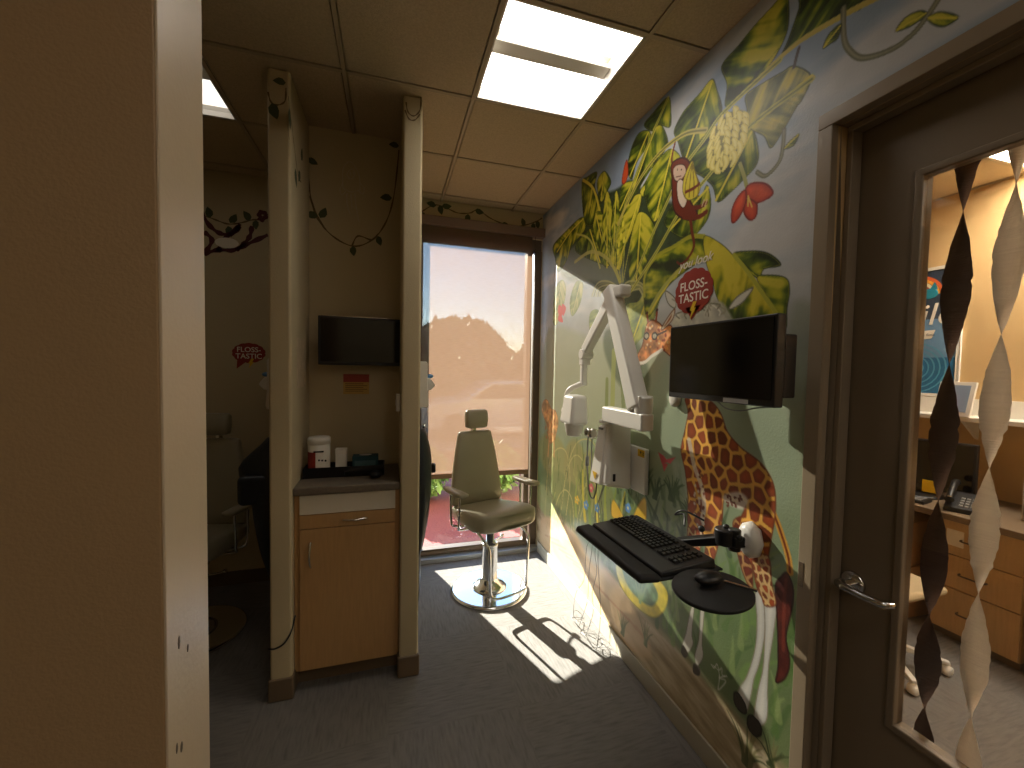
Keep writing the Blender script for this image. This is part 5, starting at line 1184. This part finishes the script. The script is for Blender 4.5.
b = MB(); b.lathe([(0.0001, -0.008), (0.111, -0.008), (0.115, -0.004), (0.115, 0.002), (0.111, 0.006), (0.0001, 0.006)], n=48); b.box((-0.02, 0.09, -0.0078), (0.04, 0.118, -0.002)); b.build('platform', BLACKM, mp_)
MB().box((-0.045, -0.004, 0.0), (0.045, 0.004, 0.006), Matrix.Rotation(math.radians(-58), 3, 'Z'), (0, 0, 0)).build('silver_edge', STEEL, mp_, loc=(0.078, -0.030, 0.007))
mo_ = MB().sphere((0, 0, 0.0), 0.030, 20, 12, (1.6, 1.0, 0.62)); o = mo_.build('computer_mouse', BLACKP, loc=(0.950, 1.01, ZK+0.0135)); tag(o, 'black mouse sitting on the round mouse platform', 'mouse')

# ------------------------------------------------------------------ the office seen through the door glass
def off(px, py, x):
    d = cf + cr*((px-512)/FPX) - cu*((py-384)/FPX); t = x/d.x
    return Vector((x, d.y*t, CAM_H+d.z*t))
XP = XO-0.001
po = thing('framed_poster', 'white framed blue smile poster with rainbow and sea on the office wall', 'poster', (XP, 2.28, 1.995))
w_, h_ = 0.66, 1.00; PX = -0.014
b = MB(); 
for (a, c_) in (((-0.022, -w_/2, -h_/2), (0, -w_/2+0.022, h_/2)), ((-0.022, w_/2-0.022, -h_/2), (0, w_/2, h_/2)), ((-0.022, -w_/2, -h_/2), (0, w_/2, -h_/2+0.022)), ((-0.022, -w_/2, h_/2-0.022), (0, w_/2, h_/2))): b.box(a, c_)
b.build('poster_frame', WHITE_P, po, bevel=0.002)
MB().box((PX, -w_/2+0.02, 0.10), (0, w_/2-0.02, h_/2-0.02)).build('upper_print', SLATE, po); MB().box((PX, -w_/2+0.02, -0.20), (0, w_/2-0.02, 0.10)).build('middle_print', SKYB, po); MB().box((PX, -w_/2+0.02, -h_/2+0.02), (0, w_/2-0.02, -0.20)).build('sea_print', SEA, po)
def arc(r0, r1, c, a0, a1, mname, col, x=PX-0.001):
    vs = []; fs = []; n = 24
    for k in range(n+1):
        a = a0+(a1-a0)*k/n; vs += [(x, c[0]-r0*math.cos(a), c[1]+r0*math.sin(a)), (x, c[0]-r1*math.cos(a), c[1]+r1*math.sin(a))]
        if k: fs.append((2*k-2, 2*k-1, 2*k+1, 2*k))
    MB().add(vs, fs).build('rainbow_band' if x > -0.02 and r1 < 0.3 and c[1] > 0.1 else 'wave_ring', mat(mname, col, 0.5), po)
for k, (nm, col) in enumerate((('rainbow_orange', rgb(226, 100, 50)), ('rainbow_amber', rgb(238, 170, 60)), ('rainbow_cream', rgb(240, 225, 190)), ('rainbow_red', rgb(190, 60, 50)))):
    arc(0.17-0.024*k, 0.148-0.024*k, (-0.05, 0.28), math.radians(5), math.radians(175), nm, col)
for k in range(5): arc(0.20-0.035*k, 0.190-0.035*k, (-0.06, -0.28), 0, 2*math.pi, 'pale_ring', rgb(90, 160, 190), PX-0.0012)
b = MB(); b.sphere((PX-0.001, -0.13, 0.30), 0.045, 16, 10, (0.05, 1.2, 0.9)); b.prism([(0.0, 0.03), (0.03, 0.09), (0.05, 0.03)], (PX-0.001, -0.13, 0.30), (0, -1, 0), (0, 0, 1), 0.001); b.build('printed_creature', TEAL, po)
MB().sphere((PX-0.001, -0.03, -0.14), 0.055, 16, 10, (0.04, 1, 1)).build('printed_fish', TEAL, po)
MB().prism([(0, 0), (0.13, 0.01), (0.15, 0.075), (0.01, 0.07)], (PX-0.001, -0.03, -0.06), (0, -1, 0), (0, 0, 1), 0.001).build('speech_bubble', CREAM, po)
MB().prism([(0, 0), (0.05, 0.0), (0.05, 0.20), (0.025, 0.26), (0, 0.20)], (PX-0.001, 0.05, -0.48), (0, -1, 0), (0, 0, 1), 0.001).build('printed_surfboard', ORANGE, po)
text_mesh('lettering', 'smile', 0.24, CREAM, (PX-0.0015, -0.04, 0.13), (0, -1, 0), (0, 0, 1), po, 0.0005, shear=0.2)
text_mesh('lettering', 'brush & floss', 0.030, SLATE, (PX-0.0030, -0.10, -0.022), (0, -1, 0), (0, 0, 1), po, 0.0003)
# shelf, photo frame
sf = thing('wall_shelf', 'long white shelf under the poster on the office wall', 'shelf', (XP-0.20, 1.75, 1.36))
MB().box((-0.06, -0.85, -0.02), (0.20, 1.0, 0.012)).build('shelf_board', WHITE_P, sf, bevel=0.003); MB().box((0.16, -0.85, 0.012), (0.20, 1.0, 0.13)).build('back_rail', WHITE_P, sf)
for y in (-0.7, 0.1, 0.85): MB().prism([(0, 0), (0.18, 0), (0.18, -0.14)], (0.02, y, -0.02), (1, 0, 0), (0, 0, 1), 0.02).build('shelf_bracket', WHITE_P, sf)
ph = thing('photo_frame', 'small white framed picture leaning on the office shelf', 'picture', (3.80, 1.86, 1.373), math.radians(-8))
b = MB(); ry = Matrix.Rotation(math.radians(12), 3, 'Y')
b.box((-0.008, -0.105, 0.003), (0.008, 0.105, 0.245), ry, (0, 0, 0)); b.build('picture_frame', WHITE_P, ph, bevel=0.002)
MB().box((-0.0105, -0.08, 0.030), (-0.0075, 0.08, 0.220), ry, (0, 0, 0)).build('photo', mat('pale_blue_photo', rgb(140, 160, 185), 0.4, var=0.1), ph); b = MB().sphere((-0.006, 0.02, 0.09), 0.05, 14, 10, (0.05, 1, 1.1)); b.build('pink_figure', mat('pink_print', rgb(226, 110, 140), 0.5), ph); MB().sphere((-0.004+0.022, 0.02, 0.165), 0.026, 14, 10, (0.1, 1, 1)).build('printed_head', mat('skin_print', rgb(222, 180, 160), 0.5), ph)
# desk along the wall
DZ = 0.80
dk = MB().box((3.32, 0.30, DZ-0.04), (XO-0.001, 3.40, DZ)).build('worktop', mat('grey_tan_worktop', rgb(122, 104, 84), 0.4, var=0.08, vscale=40), bevel=0.004); tag(dk, 'grey tan office worktop carrying the computer and phone', 'worktop')
def pedestal(y0, y1, label):
    t = thing('desk_pedestal', label, 'cabinet', (3.36, (y0+y1)/2, 0)); h = (y1-y0)/2
    MB().box((0.02, -h, 0.05), (0.62, h, DZ-0.041)).build('carcass', OAK2, t); MB().box((0.05, -h+0.01, 0), (0.60, h-0.01, 0.05)).build('plinth', BASEB, t)
    for z0, z1 in ((0.06, 0.33), (0.335, 0.54), (0.545, 0.75)):
        d = MB().box((0.0, -h+0.004, z0), (0.02, h-0.004, z1)).build('drawer', OAK2, t, bevel=0.002)
        MB().tube(vpath([(0.0, 0.06, (z0+z1)/2), (-0.03, 0.05, (z0+z1)/2), (-0.032, 0, (z0+z1)/2), (-0.03, -0.05, (z0+z1)/2), (0, -0.06, (z0+z1)/2)]), 0.005, 8).build('handle', BRONZE, d)
    return t
pd = pedestal(1.30, 1.70, 'honey maple drawer pedestal under the office worktop below the phone'); pedestal(0.45, 1.25, 'wide honey maple drawer unit at the right of the office worktop')
MB().box((-0.003, 0.05, 0.60), (0.0, 0.13, 0.70)).build('paper_label', PAPER, pd)
MB().box((3.36, 2.36, 0), (3.96, 2.40, DZ-0.0405)).box((3.36, 2.40, 0.45), (3.39, 2.88, DZ-0.0405)).build('side_panel', OAK, dk)
# monitor with sticky note
mn = thing('desk_monitor', 'black computer monitor with a yellow sticky note on the office desk', 'monitor', (3.66, 1.935, DZ), math.radians(12))
MB().box((-0.02, -0.27, 0.050), (0.03, 0.27, 0.40)).build('bezel', BLACKP, mn, bevel=0.006); MB().box((-0.0215, -0.255, 0.085), (-0.018, 0.255, 0.388)).build('display', SCREEN, mn)
MB().lathe([(0.0001, 0), (0.13, 0.0), (0.135, 0.006), (0.12, 0.014), (0.03, 0.022), (0.0001, 0.022)], n=32).box((0.0, -0.03, 0.015), (0.03, 0.03, 0.12)).build('stand', BLACKP, mn)
MB().box((-0.0245, -0.11, 0.030), (-0.0205, -0.015, 0.115)).build('sticky_note', mat('yellow_sticky_note', rgb(250, 200, 20), 0.6, var=0.02), mn)
b = MB()
for k in range(3): b.sphere((-0.0, 0.12+0.02*k, 0.409), 0.013, 10, 8)
b.build('clip_figure', BLACKP, mn)
# keyboard behind the stand edge
ok_ = thing('desk_keyboard', 'dark keyboard in front of the office monitor', 'keyboard', (3.405, 1.98, DZ+0.0005), math.radians(10)); MB().box((-0.07, -0.21, 0.0), (0.07, 0.21, 0.02)).build('keyboard_body', BLACKP, ok_, bevel=0.004)
for r in range(4):
    b = MB()
    for q in range(16): b.box((-0.06+r*0.03, -0.19+q*0.024, 0.02), (-0.037+r*0.03, -0.172+q*0.024, 0.026))
    b.build('key_row', GREYP, ok_)
# phone
pn_ = thing('desk_phone', 'black desk phone with silver handset trim right of the monitor', 'phone', (3.50, 1.60, DZ+0.001), math.radians(18))
b = MB(); b.hexa([(-0.10, -0.10, 0), (0.10, -0.10, 0), (0.10, 0.10, 0), (-0.10, 0.10, 0)], [(-0.10, -0.10, 0.03), (0.09, -0.10, 0.10), (0.09, 0.10, 0.10), (-0.10, 0.10, 0.03)]); b.build('phone_body', BLACKP, pn_, bevel=0.006)
MB().tube(vpath([(-0.10, 0.075, 0.075), (-0.04, 0.075, 0.11), (0.04, 0.075, 0.15), (0.10, 0.075, 0.155)]), [0.024]+[0.018]*22+[0.022]*2+[0.024], 12).build('handset', BLACKP, pn_)
MB().box((-0.11, 0.068, 0.094), (-0.06, 0.082, 0.101)).build('handset_trim', STEEL, pn_)
b = MB()
for i in range(4):
    for j in range(5): x = -0.075+i*0.028; b.box((x, 0.02-j*0.024, 0.037+i*0.0103), (x+0.018, 0.036-j*0.024, 0.046+i*0.0103))
b.build('keypad', mat('light_grey_key', rgb(170, 170, 168), 0.5), pn_)
# plastic organiser
og = thing('drawer_organiser', 'clear white plastic drawer organiser at the right of the office desk', 'organiser', (3.72, 1.22, DZ+0.004))
b = MB(); b.box((-0.12, -0.20, 0), (0.16, 0.20, 0.008)); b.box((-0.12, -0.20, 0.28), (0.16, 0.20, 0.29)); b.box((-0.12, -0.20, 0), (0.16, -0.192, 0.29)); b.box((-0.12, 0.192, 0), (0.16, 0.20, 0.29)); b.box((0.152, -0.2, 0), (0.16, 0.2, 0.29)); b.build('organiser_shell', mat('frosted_plastic', rgb(206, 200, 190), 0.3, var=0.02), og, bevel=0.003)
for k in range(3): MB().box((-0.125, -0.188, 0.012+k*0.09), (0.14, 0.188, 0.095+k*0.09)).build('organiser_drawer', mat('frosted_plastic_front', rgb(176, 170, 164), 0.3, var=0.04), og, bevel=0.004)
o = MB().box((3.62, 1.12, DZ+0.298), (3.84, 1.34, DZ+0.34)).build('paper_stack', PAPER); tag(o, 'stack of white paper on top of the plastic organiser', 'paper')
rk_ = thing('desk_rack', 'small black wire rack at the right edge of the office desk', 'rack', (3.40, 1.18, DZ))
b = MB()
for k in range(4): b.tube([(0, -0.06+0.04*k, 0.0), (0, -0.06+0.04*k, 0.16), (0.10, -0.06+0.04*k, 0.16), (0.10, -0.06+0.04*k, 0.0)], 0.004, 6)
b.box((0, -0.07, 0), (0.10, 0.07, 0.006)); b.box((0.0, -0.07, 0.06), (0.004, 0.07, 0.10)); b.build('rack_wires', BLACKP, rk_)
o = MB().box((3.40, 2.24, DZ+0.0005), (3.60, 2.44, DZ+0.006), Matrix.Rotation(0.3, 3, 'Z')).build('paper_sheets', PAPER); tag(o, 'white papers on the left of the office desk', 'paper')
o = MB().box((XO-0.004, 1.15, 1.42), (XO-0.0005, 1.62, 2.06)).build('wall_chart', mat('tan_wall_chart', rgb(216, 190, 148), 0.6, var=0.05)); tag(o, 'large pale sheet on the office wall right of the poster', 'paper')
for nm, z0, dy, lb in (('carton', 0.0, 0.0, 'lower tan carton under the office worktop'), ('carton', 0.352, 0.03, 'upper tan carton stacked under the office worktop')):
    t = thing('carton', lb, 'box', (3.55, 1.98+dy, z0), math.radians(6 if z0 else -3), 'cartons under the office worktop')
    MB().box((-0.18, -0.17, 0), (0.18, 0.17, 0.30 if z0 else 0.35)).build('carton_body', mat('tan_cardboard', rgb(196, 158, 110), 0.8, var=0.05), t, bevel=0.003)
    MB().box((-0.1812, -0.025, 0.05), (-0.1795, 0.025, 0.29 if z0 else 0.34)).build('tape', mat('pale_tape', rgb(214, 190, 150), 0.4), t)
# office task chair with pale star base
oc = thing('office_chair', 'office chair with pale star base and tan seat behind the door', 'chair', (2.75, 1.62, 0))
MB().lathe([(0.03, 0.09), (0.035, 0.12), (0.025, 0.14), (0.025, 0.44)], n=20).build('gas_column', GREYP, oc)
for k in range(5):
    a = math.radians(72*k+25); e = Vector((math.cos(a), math.sin(a), 0)); p = Vector((-math.sin(a), math.cos(a), 0))
    lg = MB().hexa([e*0.02-p*0.022+Vector((0, 0, 0.085)), e*0.31-p*0.014+Vector((0, 0, 0.062)), e*0.31+p*0.014+Vector((0, 0, 0.062)), e*0.02+p*0.022+Vector((0, 0, 0.085))], [e*0.02-p*0.022+Vector((0, 0, 0.125)), e*0.31-p*0.014+Vector((0, 0, 0.080)), e*0.31+p*0.014+Vector((0, 0, 0.080)), e*0.02+p*0.022+Vector((0, 0, 0.125))]).build('leg', WHITE_P, oc, bevel=0.004)
    c_ = e*0.30; MB().lathe([(0.0001, -0.02), (0.026, -0.018), (0.028, 0), (0.026, 0.018), (0.0001, 0.02)], (c_.x, c_.y, 0.029), 16, 'y').build('caster', WHITE_P, lg)
MB().box((-0.21, -0.21, 0.44), (0.21, 0.21, 0.49)).build('seat', mat('grey_green_fabric', rgb(196, 178, 142), 0.9, bump=0.2, bscale=200), oc, bevel=0.03, seg=4)

# ------------------------------------------------------------------ outside the window
GZ = -0.12
LAWN = mat('mulch_red', rgb(128, 62, 60), 0.95, bump=0.8, bscale=50, var=0.35, vscale=60)
struct(MB().box((-14, YW+0.14, GZ-0.2), (16, YW+4.6, GZ+0.12)).build('ground_mulch', LAWN))
struct(MB().box((-40, YW+4.6, GZ-0.2), (45, YW+60, GZ)).build('ground_asphalt', mat('grey_asphalt', rgb(120, 118, 114), 0.95, bump=0.3, bscale=60, var=0.1)))
struct(MB().box((-14, YW+4.55, GZ-0.2), (16, YW+4.7, GZ+0.14)).build('ground_kerb', mat('pale_concrete', rgb(190, 184, 172), 0.9, var=0.05)))
SHRUB = mat('bright_shrub_leaf', rgb(112, 146, 74), 0.6, var=0.3, vscale=6)
FOL = mat('tree_foliage', rgb(84, 92, 50), 0.7, var=0.4, vscale=2)
BARK = mat('tree_bark', rgb(84, 66, 50), 0.9, bump=0.5, bscale=20, var=0.2)
def foliage(name, n, rad, size, m, parent, loc, seed=0, sz=1.0):
    rs = np.random.RandomState(seed); b = MB(); vs = []; fs = []
    for k in range(n):
        d = Vector(rs.randn(3)).normalized(); r_ = rad*(0.55+0.5*rs.rand()**0.5); c = Vector((d.x*r_, d.y*r_, d.z*r_*sz))
        u = Vector(rs.randn(3)).normalized(); v = u.cross(Vector(rs.randn(3))).normalized(); s = size*rs.uniform(0.6, 1.3); o = len(vs)
        vs += [c-u*s, c-v*s*0.5+u*0.1*s, c+u*s, c+v*s*0.5+u*0.1*s]; fs.append((o, o+1, o+2, o+3))
    return b.add(vs, fs).build(name, m, parent, loc=loc)
for k, (x, y, r_) in enumerate(((0.30, 5.15, 0.40), (1.20, 5.1, 0.42), (2.12, 5.1, 0.42), (3.1, 5.2, 0.40))):
    t = thing('shrub', ['bright green shrub left of the chair outside the window', 'bright green shrub behind the chair outside the window', 'green shrub outside the window at the right edge', 'green shrub outside beyond the window corner'][k], 'shrub', (x, y, GZ+0.12), 0, 'shrubs in the mulch bed')
    foliage('leaves', 1100, r_, 0.065, SHRUB, t, (0, 0, r_*0.85), k, 0.8)
    b = MB()
    for q in range(5): a = q*1.25; b.tube([(0.02*math.cos(a), 0.02*math.sin(a), 0), (r_*0.5*math.cos(a), r_*0.5*math.sin(a), r_*0.9)], [0.012, 0.005], 6)
    b.build('stems', BARK, t)
for k, (x, y, r_, h, sz) in enumerate(((-3.4, 20, 2.9, 4.0, 0.95), (3.3, 21, 2.7, 1.9, 0.85), (9.0, 22, 2.4, 1.5, 0.8), (14.4, 22, 2.4, 1.8, 0.9), (-10.2, 20, 3.0, 2.4, 0.9))):
    t = thing('tree', ['tallest leafy tree beyond the parking lot, left of the window view', 'broad tree in the middle of the window view', 'low tree at the right of the window view', 'tree beyond the right edge of the window', 'tree beyond the left edge of the window'][k], 'tree', (x, y, GZ), 0, 'trees beyond the parking lot')
    foliage('crown', 2600, r_, 0.34, FOL, t, (0, 0, h), 20+k, sz)
    MB().tube([(0, 0, 0), (0.1, 0, h*0.5), (0.0, 0.1, h)], [0.22, 0.16, 0.08], 10).build('trunk', BARK, t)
# a parked car seen faintly through the shade
car = thing('car', 'pale parked car seen faintly through the window shade', 'car', (2.9, 10.6, GZ))
body = [(-2.2, 0.30), (-2.2, 0.78), (-1.9, 0.92), (-1.15, 0.98), (-0.55, 1.42), (0.75, 1.45), (1.35, 1.02), (2.0, 0.90), (2.22, 0.72), (2.22, 0.30)]
MB().prism(body, (0, 0.85, 0), (1, 0, 0), (0, 0, 1), 1.7).build('body', mat('silver_car_paint', rgb(205, 205, 205), 0.25, 0.3, coat=1.0), car, bevel=0.06, seg=3)
for s in (-1, 1): MB().prism([(-1.0, 1.0), (-0.5, 1.36), (0.7, 1.38), (1.15, 1.02)], (0, 0.856 if s > 0 else -0.846, 0), (1, 0, 0), (0, 0, 1), 0.01).build('window', SCREEN, car)
for x in (-1.4, 1.4):
    for s in (-1, 1): MB().lathe([(0.0001, -0.1), (0.20, -0.1), (0.32, -0.09), (0.33, 0), (0.32, 0.09), (0.20, 0.1), (0.0001, 0.1)], (x, s*0.78, 0.33), 24, 'y').build('wheel', BLACKM, car)
